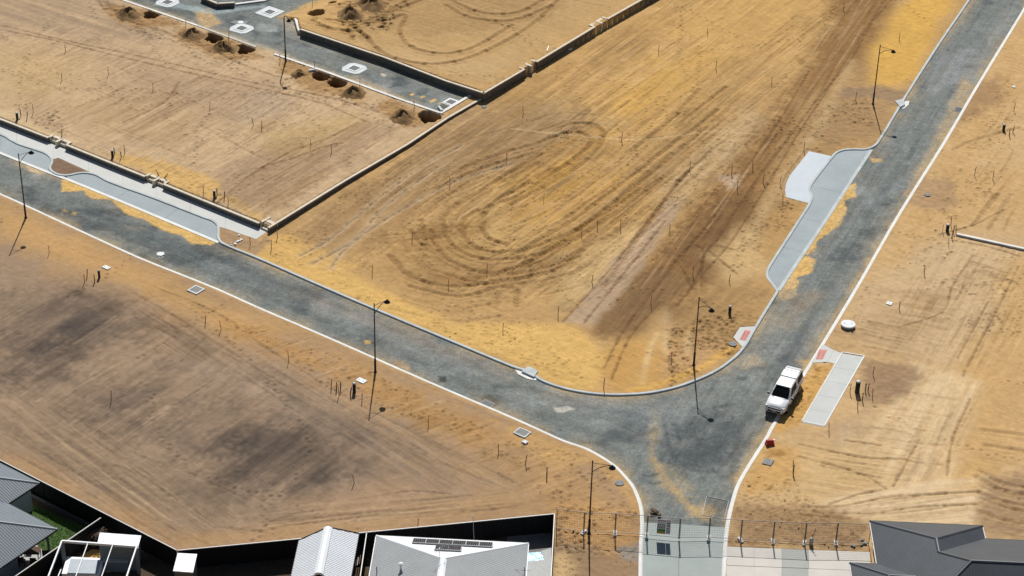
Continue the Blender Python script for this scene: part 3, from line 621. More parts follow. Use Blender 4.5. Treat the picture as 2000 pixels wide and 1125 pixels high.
for ln in ([(1755, -40), (1690, 60), (1620, 170), (1560, 260), (1500, 360), (1430, 470), (1370, 540), (1320, 600)], [(1740, 0), (1700, 50), (1660, 120), (1600, 190), (1540, 270), (1480, 350), (1400, 470)], [(1580, 140), (1520, 240), (1450, 340), (1390, 430), (1310, 520)], [(1330, 510), (1360, 480), (1370, 520), (1350, 560)], [(1370, 560), (1375, 500), (1400, 470)], [(1385, 490), (1420, 520), (1440, 535)], [(1350, 560), (1340, 540), (1330, 520)], [(1400, 480), (1440, 490)],
           [(1180, 720), (1210, 660), (1260, 590), (1330, 500)], [(1195, 740), (1230, 660), (1290, 590)], [(1100, 628), (1180, 540), (1260, 440), (1330, 350), (1390, 290)], [(1140, 632), (1230, 520), (1300, 430)]):
    stroke(ln, .13, -.05, S(112, 82, 50), .55, berm=.8)
for ln in ([(0, 730), (60, 765), (150, 815), (260, 885), (370, 925), (480, 975)], [(240, 560), (360, 630), (500, 720), (640, 800), (760, 860), (900, 920), (1000, 960)], [(300, 560), (420, 610), (520, 680), (700, 790), (860, 870), (1010, 945)], [(0, 845), (90, 890), (210, 960), (340, 1035), (410, 1065)], [(0, 870), (60, 905), (200, 980), (340, 1060)],
           [(470, 1035), (600, 1000), (720, 985), (900, 970), (990, 955)], [(680, 980), (800, 960), (880, 965)], [(420, 1030), (460, 1033), (520, 1040)], [(210, 905), (290, 935), (330, 970)], [(150, 830), (230, 780), (320, 735), (400, 660)]):
    stroke(ln, .12, -.035, S(104, 90, 74), .45, berm=.8, brk=.6)
for ln in ([(1562, 868), (1680, 893), (1770, 897)], [(1560, 892), (1680, 925), (1730, 955)], [(1650, 860), (1720, 870)], [(1745, 950), (1775, 895), (1795, 860)], [(1570, 990), (1650, 988), (1740, 970), (1830, 965), (1915, 960)], [(1620, 985), (1680, 965), (1720, 958)], [(1585, 1000), (1700, 1003), (1800, 990), (1910, 985)], [(1565, 1006), (1660, 1014)], [(1755, 640), (1840, 610), (1860, 560), (1900, 500)], [(1880, 735), (1960, 580), (1990, 520)], [(1895, 780), (1860, 860), (1850, 930)], [(1870, 700), (1930, 590)], [(1860, 470), (1920, 480), (1990, 500)], [(1830, 460), (1900, 440), (1960, 410)]):
    stroke(ln, .12, -.05, S(132, 102, 66), .6, berm=.8)
for ln in ([(1925, 870), (1990, 880), (2050, 890)], [(1915, 920), (1960, 945), (2030, 955)], [(1905, 960), (1980, 985), (2060, 990)], [(1915, 1000), (1980, 1020), (2060, 1030)], [(1920, 975), (2000, 1000), (2070, 1005)], [(1920, 840), (2000, 850)], [(1905, 930), (1960, 960), (2020, 968)], [(1865, 290), (1900, 275), (1990, 250)], [(1900, 440), (1950, 380)], [(1930, 450), (1975, 380)]):
    stroke(ln, .24, -.05, S(140, 110, 72), .5, tread=.03, berm=.8)
stroke([(1000, 250), (1100, 262), (1250, 272), (1400, 255), (1480, 262)], .18, -.02, S(218, 190, 142), .5)
# ribs of clods left by the machines
for ln in ([(1545, 480), (1500, 380), (1560, 300), (1600, 230), (1660, 130)],):
    stroke([(1465, 470), (1500, 400), (1560, 310), (1610, 230), (1665, 120)], .7, .06, S(196, 166, 118), .6, berm=0)
for ln in ([(1292, 602), (1284, 650), (1268, 690), (1255, 750)], [(1298, 606), (1303, 650), (1300, 690)], [(1345, 640), (1343, 690)]): stroke(ln, .28, .05, S(226, 196, 142), .6, berm=0, brk=1.2)

# --- footprints and clods
def chain(n, lo, hi, steps, seed):
    r = np.random.default_rng(seed); cx = []; cy = []
    for i in range(n):
        p = lo + r.random(2)*(hi-lo); t = r.random()*6.28
        for k in range(int(r.integers(*steps))):
            t += r.normal()*.09; p = p + np.array([math.cos(t), math.sin(t)])*.62
            sd_ = .13*(-1)**k
            cx.append(p[0]-math.sin(t)*sd_+r.normal()*.04); cy.append(p[1]+math.cos(t)*sd_+r.normal()*.04)
    return np.array(cx), np.array(cy)
cx, cy = chain(110, np.array([X0, Y0+8]), np.array([X1, Y1]), (8, 55), 5)
dents(cx, cy, rng.uniform(.08, .17, len(cx)), -.06, .20)
def dense(px_poly, n, r0, r1, dz, dark, seed):
    poly = np.array([c[:2] for c in PP(px_poly)]); r = np.random.default_rng(seed)
    lo, hi = poly.min(0), poly.max(0)
    p = lo + r.random((n*3, 2))*(hi-lo)
    keep = sdf(poly, p[:, 0], p[:, 1]) < 0; p = p[keep][:n]
    k = fbm(p[:, 0]/3.0, p[:, 1]/3.0, seed, 2) > -.15; p = p[k]
    dents(p[:, 0], p[:, 1], r.uniform(r0, r1, len(p)), dz, dark)
dense([(800, 420), (1100, 250), (1480, 200), (1420, 420), (1200, 600), (820, 560)], 1100, .07, .14, -.055, .26, 1)
dense([(540, 450), (900, 260), (960, 330), (700, 520), (600, 500)], 600, .07, .14, -.055, .22, 2)
dense([(440, 480), (600, 500), (1100, 640), (1180, 760), (1040, 725), (620, 552)], 700, .08, .15, -.045, .18, 3)
dense([(1500, 230), (1700, 190), (1715, 275), (1640, 290), (1500, 480), (1420, 540), (1440, 470)], 500, .09, .16, -.07, .28, 4)
dense([(1300, 640), (1440, 600), (1440, 690), (1310, 755)], 400, .09, .17, -.07, .25, 5)
dense([(380, 590), (620, 680), (960, 840), (1180, 900), (1240, 1000), (1090, 1000), (900, 850), (640, 760)], 900, .09, .15, -.06, .25, 6)
dense([(1085, 990), (1250, 1000), (1250, 1090), (1085, 1080)], 400, .09, .16, -.06, .16, 7)
dense([(1430, 960), (1560, 930), (1600, 1000), (1690, 1030), (1690, 1075), (1425, 1060)], 500, .08, .13, -.05, .16, 8)
dense([(1690, 560), (1850, 380), (1980, 120), (1990, 300), (1880, 480), (1760, 600), (1650, 660)], 900, .08, .15, -.06, .26, 9)
dense([(1850, 560), (1995, 540), (1995, 660), (1880, 640)], 200, .09, .15, -.05, .25, 10)
dense([(1590, 712), (1625, 715), (1568, 822), (1515, 845)], 150, .08, .14, -.05, .22, 11)
dense([(230, 30), (500, 120), (800, 215), (840, 245), (760, 250), (420, 130), (230, 50)], 500, .1, .2, -.07, .25, 12)
dense([(600, 20), (800, -10), (760, 60), (620, 55)], 250, .12, .25, -.09, .25, 13)
dense([(180, 285), (480, 400), (500, 430), (200, 300)], 250, .09, .15, -.05, .2, 14)
dense([(20, 200), (110, 205), (140, 270), (60, 240)], 180, .09, .15, -.06, .25, 15)
dense([(300, 180), (600, 170), (820, 230), (540, 420), (400, 380)], 500, .08, .14, -.05, .24, 16)
# --- planting holes beside the far street: dug into the ground sheet
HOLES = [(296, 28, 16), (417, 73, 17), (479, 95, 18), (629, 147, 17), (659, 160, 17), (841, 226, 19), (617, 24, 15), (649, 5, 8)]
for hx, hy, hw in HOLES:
    p = P(hx, hy); r = hw/18.6*1.12
    b = block([p, p], r*2.2)
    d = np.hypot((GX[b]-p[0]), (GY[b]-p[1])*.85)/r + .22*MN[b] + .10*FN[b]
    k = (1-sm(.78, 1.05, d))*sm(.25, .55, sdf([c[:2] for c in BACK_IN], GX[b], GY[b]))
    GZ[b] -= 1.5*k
    GC[b] = GC[b]*(1-.9*k[..., None]) + S(64, 48, 34)*.9*k[..., None]  # shade inside the holes painted into the sand colour
# overall fine unevenness
GZ += .010*FN + .02*MN + .03*LN*0
GC *= (1 + .05*LN + .06*MN + .06*FN)[..., None]*np.array([1.02, .985, .98])
# directional grain left by the blades, one heading per lot
def grain(px_poly, p, q, a, ls=5.0, ws=.28, h=.012, seed=0):
    poly = PP(px_poly); b = block(poly, 1.5); x, y = GX[b], GY[b]; th = ang(p, q) if p is not None else q
    w = 1-sm(-1.2, 1.2, sdf(poly, x, y)+1.5*MN[b])
    ca, sa = math.cos(th), math.sin(th); wx = x + .35*LN[b]; wy = y + .35*LN[b]
    n = noise((wx*ca+wy*sa)/ls, (-wx*sa+wy*ca)/ws, seed) + .8*noise((wx*ca+wy*sa)/(ls*.45), (-wx*sa+wy*ca)/(ws*2.3), seed+5)
    n = n*np.clip(.5+.9*fbm(x/5, y/5, seed+9, 2), 0, 1.2)
    GC[b] *= (1 + a*n*w)[..., None]; GZ[b] += h*n*w
    hb = HEAD[b]; hb[w > .4] = th; sb_ = STK[b]; sb_[...] = np.maximum(sb_, np.clip(w*a*6.5, 0, .95)*np.clip(.55+.9*fbm(x/6, y/6, seed+19, 2), .1, 1.2))
grain(lotL, (0, 200), (180, 110), .10, seed=201)
grain([(400, 420), (560, 250), (860, 235), (530, 430)], (420, 400), (660, 270), .08, seed=202)
grain([(525, 455), (945, 195), (1260, 5), (1700, -40), (1560, 140), (1300, 300), (1000, 420), (700, 520)], (1010, 240), (1330, 20), .15, seed=203)
grain([(860, 560), (1300, 260), (1440, 300), (1200, 600), (1000, 600)], (1090, 520), (1340, 320), .15, seed=204)
grain([(1690, -40), (1780, -40), (1520, 330), (1320, 600), (1180, 640), (1420, 320)], (1500, 300), (1700, 20), .12, seed=205)
grain([(0, 560), (240, 570), (480, 700), (720, 860), (640, 990), (380, 960), (0, 780)], (60, 740), (290, 600), .14, 7, .35, .008, seed=206)
grain([(160, 540), (500, 680), (760, 800), (1060, 960), (860, 960), (560, 800), (300, 660)], (240, 560), (560, 760), .14, 9, .35, .008, seed=207)
grain([(0, 760), (420, 950), (560, 1000), (360, 1070), (0, 890)], (240, 560), (560, 760), .12, 9, .35, .008, seed=208)
grain([(440, 1000), (1080, 950), (1080, 1000), (460, 1050)], (500, 1030), (1000, 980), .10, 7, .3, .01, seed=209)
grain([(400, 600), (1000, 850), (1180, 930), (1100, 1000), (840, 850)], (620, 690), (830, 620), .10, 4, .3, .014, seed=210)
grain([(1740, 960), (1790, 700), (1930, 745), (1860, 950)], (1760, 950), (1850, 760), .09, 8, .4, .008, seed=211)
grain([(1560, 850), (1680, 850), (1770, 890), (1740, 980), (1560, 985)], (1560, 868), (1770, 900), .12, 7, .35, .014, seed=212)
grain([(1700, 690), (1850, 460), (2000, 480), (2060, 640), (1930, 760)], (1760, 730), (1900, 500), .09, 8, .4, .012, seed=213)
grain([(1570, 985), (1800, 940), (1930, 935), (1900, 1030), (1700, 1020)], (1600, 1000), (1900, 970), .10, 7, .35, .012, seed=214)
grain([(1920, 840), (2050, 840), (2100, 1060), (1920, 1050)], (1915, 960), (2030, 985), .14, 4, .4, .03, seed=215)
# --- ground sinks below every paved sheet
edge = np.full(GX.shape, 1e3)
for poly, ins in ((MAIN_ROAD, 0), (BAY1, 0), (BAY2, 0), (PATH1, .10), (PATH2, .10), (PATH3, .10), (APRON, 0), (DRIVE, .10), (RAMP1, .06), (RAMP2, .06), (RAMP2B, .06)):
    pl = [p[:2] for p in poly]; b = block(pl, .6)
    edge[b] = np.minimum(edge[b], sdf(pl, GX[b], GY[b])+ins)
bpad = [p[:2] for p in BACK_IN]; b = block(bpad, .6); eb = np.full(GX.shape, 1e3); eb[b] = sdf(bpad, GX[b], GY[b])
near = np.minimum(edge, 1e3); GZ = np.where((edge >= 0) & (edge < .45), np.minimum(GZ, .100), GZ)
GZ = np.where(edge < 0, -.25, GZ); GZ = np.where(eb < 0, BACK_Z-.3, GZ)
bnd = np.minimum(np.minimum(GX-X0, X1-GX), np.minimum(GY-Y0, Y1-GY))
GZ = np.where(bnd < .3, .0, GZ)

def grid_mesh(name, X, Y, Z, C, keep, mt, extra=None, heading=None, streak=None):
    ny, nx = X.shape
    used = np.zeros((ny, nx), bool)
    used[:-1, :-1] |= keep; used[1:, :-1] |= keep; used[:-1, 1:] |= keep; used[1:, 1:] |= keep
    idx = np.full((ny, nx), -1, np.int64); idx[used] = np.arange(used.sum())
    V = np.stack([X[used], Y[used], Z[used]], 1)
    q = np.stack([idx[:-1, :-1], idx[:-1, 1:], idx[1:, 1:], idx[1:, :-1]], -1)[keep]
    CC = C[used]
    if extra is not None:
        ev, ef, ec = extra; q = np.concatenate([q, np.asarray(ef)+len(V)]); V = np.concatenate([V, ev]); CC = np.concatenate([CC, ec])
    me = bpy.data.meshes.new(name)
    me.vertices.add(len(V)); me.vertices.foreach_set('co', V.astype(np.float32).ravel())
    me.loops.add(len(q)*4); me.loops.foreach_set('vertex_index', q.astype(np.int32).ravel())
    me.polygons.add(len(q)); me.polygons.foreach_set('loop_start', np.arange(0, len(q)*4, 4, dtype=np.int32))
    me.polygons.foreach_set('use_smooth', np.ones(len(q), bool))
    me.update(calc_edges=True)
    ca = me.color_attributes.new('Col', 'FLOAT_COLOR', 'POINT')
    ca.data.foreach_set('color', np.concatenate([np.clip(CC, 0, 1), np.ones((len(CC), 1))], 1).astype(np.float32).ravel())
    for nm, arr in (('Heading', heading), ('Streak', streak)):
        at = me.attributes.new(nm, 'FLOAT', 'POINT'); v = np.zeros(len(V), np.float32); v[:int(used.sum())] = arr[used]; at.data.foreach_set('value', v)
    me.materials.append(M[mt]); o = bpy.data.objects.new(name, me); COL.objects.link(o); return struct(o)
R = 4000.0
ox = [-R, X0, X1, R]; oy = [-R, Y0, Y1, R]
ev = np.array([(x, y, 0.0) for y in oy for x in ox]); ef = [(j*4+i, j*4+i+1, (j+1)*4+i+1, (j+1)*4+i) for j in range(3) for i in range(3) if not (i == 1 and j == 1)]
ec = np.tile(S(192, 158, 108), (16, 1))
keepg = ~((edge[:-1, :-1] < -.5) & (edge[1:, 1:] < -.5) | (eb[:-1, :-1] < -.5) & (eb[1:, 1:] < -.5))
grid_mesh('ground', GX, GY, GZ, GC, keepg, 'ground', (ev, ef, ec), HEAD, STK)

# clods of dug sand thrown over the disturbed ground: far too many to count
def clods(zones, n, seed):
    r = np.random.default_rng(seed); V = []; F = []; k = 0
    base = np.array([(1, 0, 0), (-1, 0, 0), (0, 1, 0), (0, -1, 0), (0, 0, 1), (0, 0, -1)], float)
    fc = [(0, 2, 4), (2, 1, 4), (1, 3, 4), (3, 0, 4), (2, 0, 5), (1, 2, 5), (3, 1, 5), (0, 3, 5)]
    for px, share in zones:
        poly = np.array([c[:2] for c in PP(px)]); lo, hi = poly.min(0), poly.max(0)
        p = lo + r.random((int(n*share*4), 2))*(hi-lo)
        p = p[sdf(poly, p[:, 0], p[:, 1]) < 0]; p = p[fbm(p[:, 0]/2.2, p[:, 1]/2.2, seed, 2) > .05][:int(n*share)]
        for q in p:
            i = int(round((q[1]-Y0)/DY)); j = int(round((q[0]-X0)/DX))
            if not (1 < i < NY-2 and 1 < j < NX-2) or edge[i, j] < .2 or eb[i, j] < .2: continue
            s_ = .025 + .055*r.random()**3
            b = base*(s_*r.uniform(.7, 1.4, 3))*np.array([1.2, 1.2, .6]) + r.normal(size=(6, 3))*s_*.18
            a = r.random()*6.28; ca, sa = math.cos(a), math.sin(a)
            for w in b: V.append((q[0]+w[0]*ca-w[1]*sa, q[1]+w[0]*sa+w[1]*ca, GZ[i, j]+w[2]+s_*.1))
            F += [tuple(k+t for t in f) for f in fc]; k += 6
    o = MB().add(V, F).build('sand_clods', mat('clod_sand', S(190, 152, 98), 1, .2, .4, spec=.1)); o['kind'] = 'stuff'
    tag(o, 'loose clods of dug sand scattered over the disturbed lots', 'clods')
clods([([(560, 460), (930, 220), (1060, 220), (1180, 260), (1000, 420), (820, 560), (640, 500)], .22), ([(820, 440), (1100, 300), (1440, 220), (1380, 420), (1180, 600), (820, 570)], .22), ([(440, 480), (620, 500), (1150, 640), (1180, 760), (1040, 725), (620, 552)], .08), ([(1500, 240), (1700, 190), (1715, 275), (1640, 285), (1520, 470), (1420, 560), (1300, 740), (1420, 690), (1480, 600), (1460, 460)], .14),
       ([(300, 560), (620, 680), (960, 840), (1180, 900), (1240, 1000), (1090, 1060), (900, 850), (640, 760)], .12), ([(1430, 940), (1560, 910), (1600, 1000), (1690, 1030), (1690, 1075), (1425, 1060)], .07), ([(1640, 640), (1850, 380), (1980, 120), (1990, 300), (1880, 480), (1760, 600)], .10), ([(230, 30), (500, 120), (840, 220), (840, 245), (760, 250), (420, 130), (230, 50)], .05), ([(590, 30), (800, -10), (760, 70), (620, 55)], .04), ([(1085, 985), (1250, 990), (1250, 1110), (1085, 1120)], .06)], 3800, 3)

# ------------------------------------------------------------------ streets
def road_sheet(name, poly, z, stains, holes=(), marks=()):
    poly = [p[:2] for p in poly]; b = block(poly, .3)
    x, y = GX[b], GY[b]; d = sdf(poly, x, y)
    C = np.zeros(x.shape+(3,)); C[:] = S(126, 130, 125)
    n1 = fbm(x/2.6, y/2.6, 101, 4); n2 = fbm(x/.7, y/.7, 102, 2); n3 = noise(x/.25, y/.25, 103)
    al = (x*dL[0]+y*dL[1]); ac = (-x*dL[1]+y*dL[0])
    st = fbm(al/7, ac/.40, 104, 3)
    if name == 'main_street':
        bl, bc = x*dR[0]+y*dR[1], -x*dR[1]+y*dR[0]
        uu = (x-_C[0])*nR[0] + (y-_C[1])*nR[1]; wr_ = 1-sm(6, 14, uu)
        st = st*(1-wr_) + fbm(bl/7, bc/.40, 106, 3)*wr_
    k = np.clip(sm(.05, .55, n1+.25*st)*.8, 0, 1)[..., None]; C = C*(1-k) + S(84, 91, 92)*k
    k = np.clip(sm(.1, .6, st)*.45, 0, 1)[..., None]; C = C*(1-k) + S(80, 87, 88)*k
    k = np.clip(sm(.2, .7, -st)*.35, 0, 1)[..., None]; C = C*(1-k) + S(140, 143, 138)*k
    k = np.clip(sm(.15, .7, fbm(x/3.4, y/3.4, 105, 3)+.3*n2)*.5, 0, 1)[..., None]; C = C*(1-k) + S(146, 150, 147)*k
    k = np.clip(sm(.5, .85, n2*.6+n1*.6)*.6, 0, 1)[..., None]; C = C*(1-k) + S(66, 72, 73)*k
    C *= (1 + .16*st + .08*n3 + .09*noise(x/.16, y/.18, 133))[..., None]
    sp = sm(.62, .8, noise(x/.2, y/.22, 134)*.75+.35*n1)[..., None]*.45; C = C*(1-sp) + S(54, 59, 60)*sp
    Z = np.full(x.shape, z) + .004*n2
    for px, rgb, a, fe, wob, h in stains:
        q = [G(*c, z)[:2] for c in px]
        dd = sdf(q, x, y) + wob*(.7*fbm(x/1.3, y/1.3, 111, 3) + .35*n3)
        w = a*(1-sm(-fe, fe, dd)); w3 = w[..., None]
        C = C*(1-w3) + np.asarray(rgb)*(1+.06*n2+.05*n3)[..., None]*w3
        Z = Z + h*w*(1+.3*n3)
    for px, rgb, a, w in marks:
        q = smooth_line([G(*c, z)[:2] for c in px], 5); ld, ls = line_d(q, x, y)
        g = (a*np.exp(-(ld/w)**2)*np.clip(.55+.8*fbm(x/1.5, y/1.5, 141, 2), 0, 1))[..., None]; C = C*(1-g) + np.asarray(rgb)*g
    dust = np.exp(d/.6)*np.clip(.5+.9*fbm(x/2.2, y/2.2, 121, 2), 0, 1)
    w3 = np.clip(dust*.85, 0, .85)[..., None]; C = C*(1-w3) + S(206, 172, 116)*w3
    keep = (d[:-1, :-1]+d[1:, 1:])/2 < .12
    for hp in holes:
        hd = sdf([p[:2] for p in hp], x, y); keep &= ~((hd[:-1, :-1]+hd[1:, 1:])/2 < -.12)
    hd = np.where(wr_ > .5, aR, aL) if name == 'main_street' else np.full(x.shape, aL)
    return grid_mesh(name, x, y, Z, C, keep, 'road', None, hd, np.full(x.shape, .38))
sy = S(222, 180, 106); sdust = S(184, 160, 122); sgrey = S(176, 176, 170)
stains = [([(122, 352), (118, 376), (160, 374), (182, 388), (215, 391), (250, 420), (282, 430), (322, 452), (355, 460), (375, 476), (412, 480), (425, 472), (320, 428), (225, 388), (132, 349)], sy, 1, .12, .35, .02),
    ([(52, 322), (70, 328), (90, 336), (80, 342), (55, 332)], S(226, 196, 150), .8, .2, .4, .01), ([(62, 340), (85, 338), (80, 352), (66, 350)], sgrey, .6, .4, .6, 0),
    ([(1655, 363), (1672, 358), (1674, 386), (1648, 391), (1653, 412), (1645, 438), (1600, 468), (1590, 490), (1572, 500), (1592, 508), (1585, 530), (1560, 541), (1560, 562), (1530, 566), (1570, 496), (1617, 426)], sy, 1, .12, .4, .02),
    ([(1540, 540), (1565, 545), (1550, 580), (1525, 590), (1520, 572)], S(206, 174, 124), .7, .3, .5, .005),
    ([(1664, 368), (1690, 366), (1700, 380), (1672, 382)], sgrey, .6, .5, .6, 0), ([(1699, 308), (1722, 310), (1725, 316), (1704, 318)], sy, .8, .15, .3, .005), ([(1762, 372), (1785, 366), (1790, 380), (1768, 385)], S(196, 150, 110), .6, .3, .4, .005),
    ([(1276, 800), (1288, 840), (1278, 870), (1285, 905), (1308, 940), (1335, 970), (1368, 1000), (1350, 1008), (1318, 975), (1290, 945), (1268, 905), (1266, 875), (1272, 840)], S(190, 162, 112), .55, .6, .6, .005),
    ([(1272, 880), (1282, 895), (1306, 935), (1330, 962), (1360, 990), (1352, 998), (1322, 968), (1298, 938), (1274, 905)], S(206, 170, 110), .55, .35, .4, .015), ([(1345, 995), (1375, 985), (1395, 1000), (1380, 1015), (1345, 1010)], S(206, 172, 116), .65, .5, .8, .01), ([(1290, 900), (1330, 920), (1350, 960), (1370, 990), (1340, 970), (1300, 930)], S(176, 160, 126), .6, .9, 1, 0),
    ([(1080, 795), (1115, 792), (1122, 800), (1100, 806), (1082, 803)], S(206, 200, 184), .9, .12, .25, .004), ([(712, 664), (724, 665), (723, 672), (713, 672)], sy, 1, .08, .15, .01), ([(306, 492), (320, 492), (318, 502), (308, 502)], S(230, 228, 222), 1, .06, .12, .02),
    ([(766, 700), (790, 705), (802, 720), (795, 726), (770, 712)], S(190, 156, 116), .7, .3, .5, .004), ([(560, 560), (720, 615), (860, 675), (980, 725), (990, 740), (860, 690), (700, 630), (560, 575)], S(160, 152, 140), .75, 1.0, .8, 0), ([(120, 410), (128, 408), (132, 414), (122, 414)], sy, .9, .1, .15, .01), ([(142, 414), (150, 415), (148, 420), (141, 419)], sy, .9, .1, .15, .01), ([(245, 440), (285, 446), (282, 450), (250, 448)], S(196, 180, 150), .6, .25, .4, 0),
    ([(1900, 110), (1960, 20), (1990, 20), (1930, 110), (1870, 210), (1850, 210)], S(150, 150, 144), .6, .8, .8, 0), ([(1840, 110), (1900, 90), (1880, 160), (1810, 190)], S(156, 158, 156), .55, 1, 1, 0), ([(1880, 150), (1900, 170), (1860, 245), (1840, 280), (1790, 370), (1770, 390), (1780, 350), (1830, 260)], S(196, 166, 118), .6, .5, .6, 0), ([(1700, 500), (1720, 480), (1670, 560), (1610, 660), (1600, 660), (1640, 590)], S(198, 166, 116), .65, .4, .5, 0),
    ([(1558, 704), (1590, 702), (1580, 716), (1560, 740), (1572, 715)], S(208, 170, 112), .8, .25, .4, .005), ([(1480, 850), (1498, 850), (1470, 890), (1440, 945), (1430, 940), (1460, 885)], S(196, 164, 112), .5, .4, .5, 0), ([(1540, 575), (1610, 570), (1560, 640), (1510, 640)], S(176, 158, 130), .45, 1, 1.2, 0), ([(1435, 700), (1480, 690), (1490, 712), (1450, 720)], S(188, 168, 134), .6, .6, .8, 0),
    ([(1320, 830), (1420, 800), (1450, 860), (1400, 930), (1330, 910), (1300, 870)], S(78, 84, 86), .7, 1.2, 1.6, 0), ([(1060, 760), (1250, 790), (1330, 800), (1260, 830), (1120, 800)], S(150, 154, 152), .4, 1, 1.4, 0), ([(1500, 740), (1560, 650), (1580, 650), (1530, 750)], S(90, 96, 98), .5, .8, 1, 0), ([(450, 500), (520, 530), (620, 580), (600, 600), (480, 545), (440, 520)], S(96, 102, 104), .5, .8, 1.2, 0), ([(130, 390), (300, 450), (380, 490), (360, 510), (200, 440)], S(84, 92, 94), .6, 1, 1.2, 0), ([(1436, 733), (1460, 736), (1455, 745), (1440, 741)], S(90, 94, 94), .8, .15, .2, 0), ([(855, 735), (872, 735), (872, 747), (857, 747)], S(72, 76, 76), .9, .1, .15, 0), ([(940, 776), (958, 772), (978, 784), (968, 796), (935, 788)], S(104, 96, 78), .8, .15, .3, 0)]
dk = S(62, 67, 67); lt = S(158, 156, 146)
marks = [([(1300, 830), (1310, 880), (1345, 915), (1400, 915), (1450, 860)], dk, .6, .22), ([(1320, 830), (1335, 870), (1370, 890), (1410, 870)], dk, .5, .2), ([(1250, 920), (1262, 930), (1285, 925)], dk, .8, .14), ([(1262, 938), (1275, 945), (1290, 942)], dk, .7, .14), ([(1330, 870), (1400, 830), (1480, 740), (1560, 620)], lt, .4, .5), ([(1360, 900), (1440, 840), (1540, 690), (1640, 520), (1780, 290)], dk, .35, .45), ([(1290, 880), (1240, 850), (1100, 800), (900, 720), (600, 600)], lt, .35, .6), ([(1240, 810), (1080, 775), (900, 700), (640, 590), (430, 505), (150, 390)], dk, .4, .5), ([(1180, 850), (1000, 790), (780, 690), (480, 560), (200, 445), (0, 360)], dk, .4, .5),
         ([(1500, 660), (1600, 510), (1730, 310), (1850, 130)], lt, .45, .7), ([(1560, 700), (1650, 560), (1790, 340), (1900, 160)], lt, .35, .5), ([(1530, 620), (1640, 450), (1770, 250), (1870, 90)], dk, .4, .35), ([(1540, 585), (1560, 592), (1574, 604)], S(150, 110, 90), .5, .15), ([(1370, 870), (1350, 830), (1380, 800), (1430, 790)], dk, .5, .25), ([(1270, 840), (1290, 800), (1380, 780), (1460, 700)], lt, .35, .5), ([(1140, 865), (1200, 860), (1280, 840)], dk, .4, .3), ([(1060, 770), (1100, 785), (1160, 790)], lt, .5, .35)]
road_sheet('main_street', MAIN_ROAD, 0.0, stains, (APRON,), marks)
bst = [([(384, 22), (408, 16), (432, 46), (400, 56), (382, 36)], S(204, 168, 116), .8, .3, .5, .01), ([(250, 0), (400, 52), (540, 100), (640, 138), (760, 182), (780, 190), (600, 140), (380, 62), (240, 12)], S(196, 176, 146), .75, .4, .5, 0), ([(675, 146), (705, 148), (740, 168), (790, 192), (770, 192), (700, 165), (668, 152)], S(190, 176, 152), .6, .5, .6, 0), ([(742, 142), (756, 145), (752, 150), (744, 148)], S(226, 206, 170), .9, .12, .2, 0), ([(800, 184), (808, 181), (810, 184), (803, 188)], sy, .9, .05, .1, 0), ([(820, 189), (829, 186), (830, 189), (822, 193)], sy, .9, .05, .1, 0), ([(840, 196), (852, 192), (853, 196), (842, 201)], sy, .9, .05, .1, 0), ([(855, 202), (864, 198), (866, 201), (857, 205)], sy, .7, .05, .1, 0),
       ([(545, 40), (575, 36), (586, 46), (586, 60), (560, 62)], S(180, 168, 146), .6, .4, .6, 0), ([(770, 130), (790, 150), (790, 165), (765, 170), (770, 160)], S(84, 92, 96), .8, .3, .5, 0), ([(310, 0), (420, 20), (520, 8), (520, 14), (420, 28), (300, 10)], S(170, 186, 184), .6, .3, .4, 0), ([(505, 45), (540, 50), (540, 62), (505, 60)], S(176, 180, 176), .5, .4, .6, 0), ([(548, 33), (590, 12), (640, -10), (650, 0), (600, 30), (575, 44)], S(206, 170, 112), .9, .4, .6, .04)]
road_sheet('back_street', BACK_IN, BACK_Z-.02, bst)

# kerbs: raised roll on the inner side, pale on the outer side
KPROF = [(-.15, -.3), (-.15, .125), (.05, .13), (.09, .11), (.13, .01), (.16, -.3)]
struct(sweep('kerb', smooth_line([G(x, y, 0) for x, y in K1a], 4), KPROF, 'kerb', -1))
struct(sweep('kerb', smooth_line([G(x, y, 0) for x, y in K1b], 4), KPROF, 'kerb', -1))
KPN = [(-.16, -.3), (-.16, .112), (.04, .115), (.13, .06), (.16, .01), (.17, -.3)]
struct(sweep('kerb', smooth_line([G(x, y, 0) for x, y in K2], 4), KPN, 'kerb_new', 1))
i5 = K3.index((1506, 839))
struct(sweep('kerb', smooth_line([G(x, y, 0) for x, y in K3], 4), KPN, 'kerb_new', 1))
SPROF = [(-.17, -.3), (-.17, .05), (.17, .05), (.175, -.3)]
struct(sweep('edge_strip', smooth_line([G(x, y, 0) for x, y in STRIP1], 3), SPROF, 'kerb_new', -1))
struct(sweep('edge_strip', smooth_line([G(x, y, 0) for x, y in STRIP2], 3), SPROF, 'kerb', -1))
bk = [(60, -62), (240, 0), (385, 50), (500, 92)]
struct(sweep('back_street_kerb', smooth_line([G(x, y, BACK_Z) for x, y in bk[:3]], 3), [(-.14, -.3), (-.14, .05), (.14, .05), (.14, -.3)], 'kerb_new', 1))
struct(sweep('back_street_kerb', smooth_line([G(x, y, BACK_Z) for x, y in [(385, 50), (500, 92)]], 3), [(-.12, -.3), (-.12, .045), (.12, .045), (.12, -.3)], 'path_warm', 1))
struct(sweep('back_street_kerb', smooth_line([G(x, y, BACK_Z) for x, y in [(536, 106), (640, 142), (775, 192), (860, 221)]], 3), [(-.15, -.3), (-.15, .07), (.15, .07), (.15, -.3)], 'kerb_new', 1))
struct(sweep('back_street_kerb', [G(x, y, BACK_Z) for x, y in [(860, 222), (924, 184)]], [(-.17, -.3), (-.17, .09), (.17, .09), (.17, -.3)], 'kerb_new', 1))

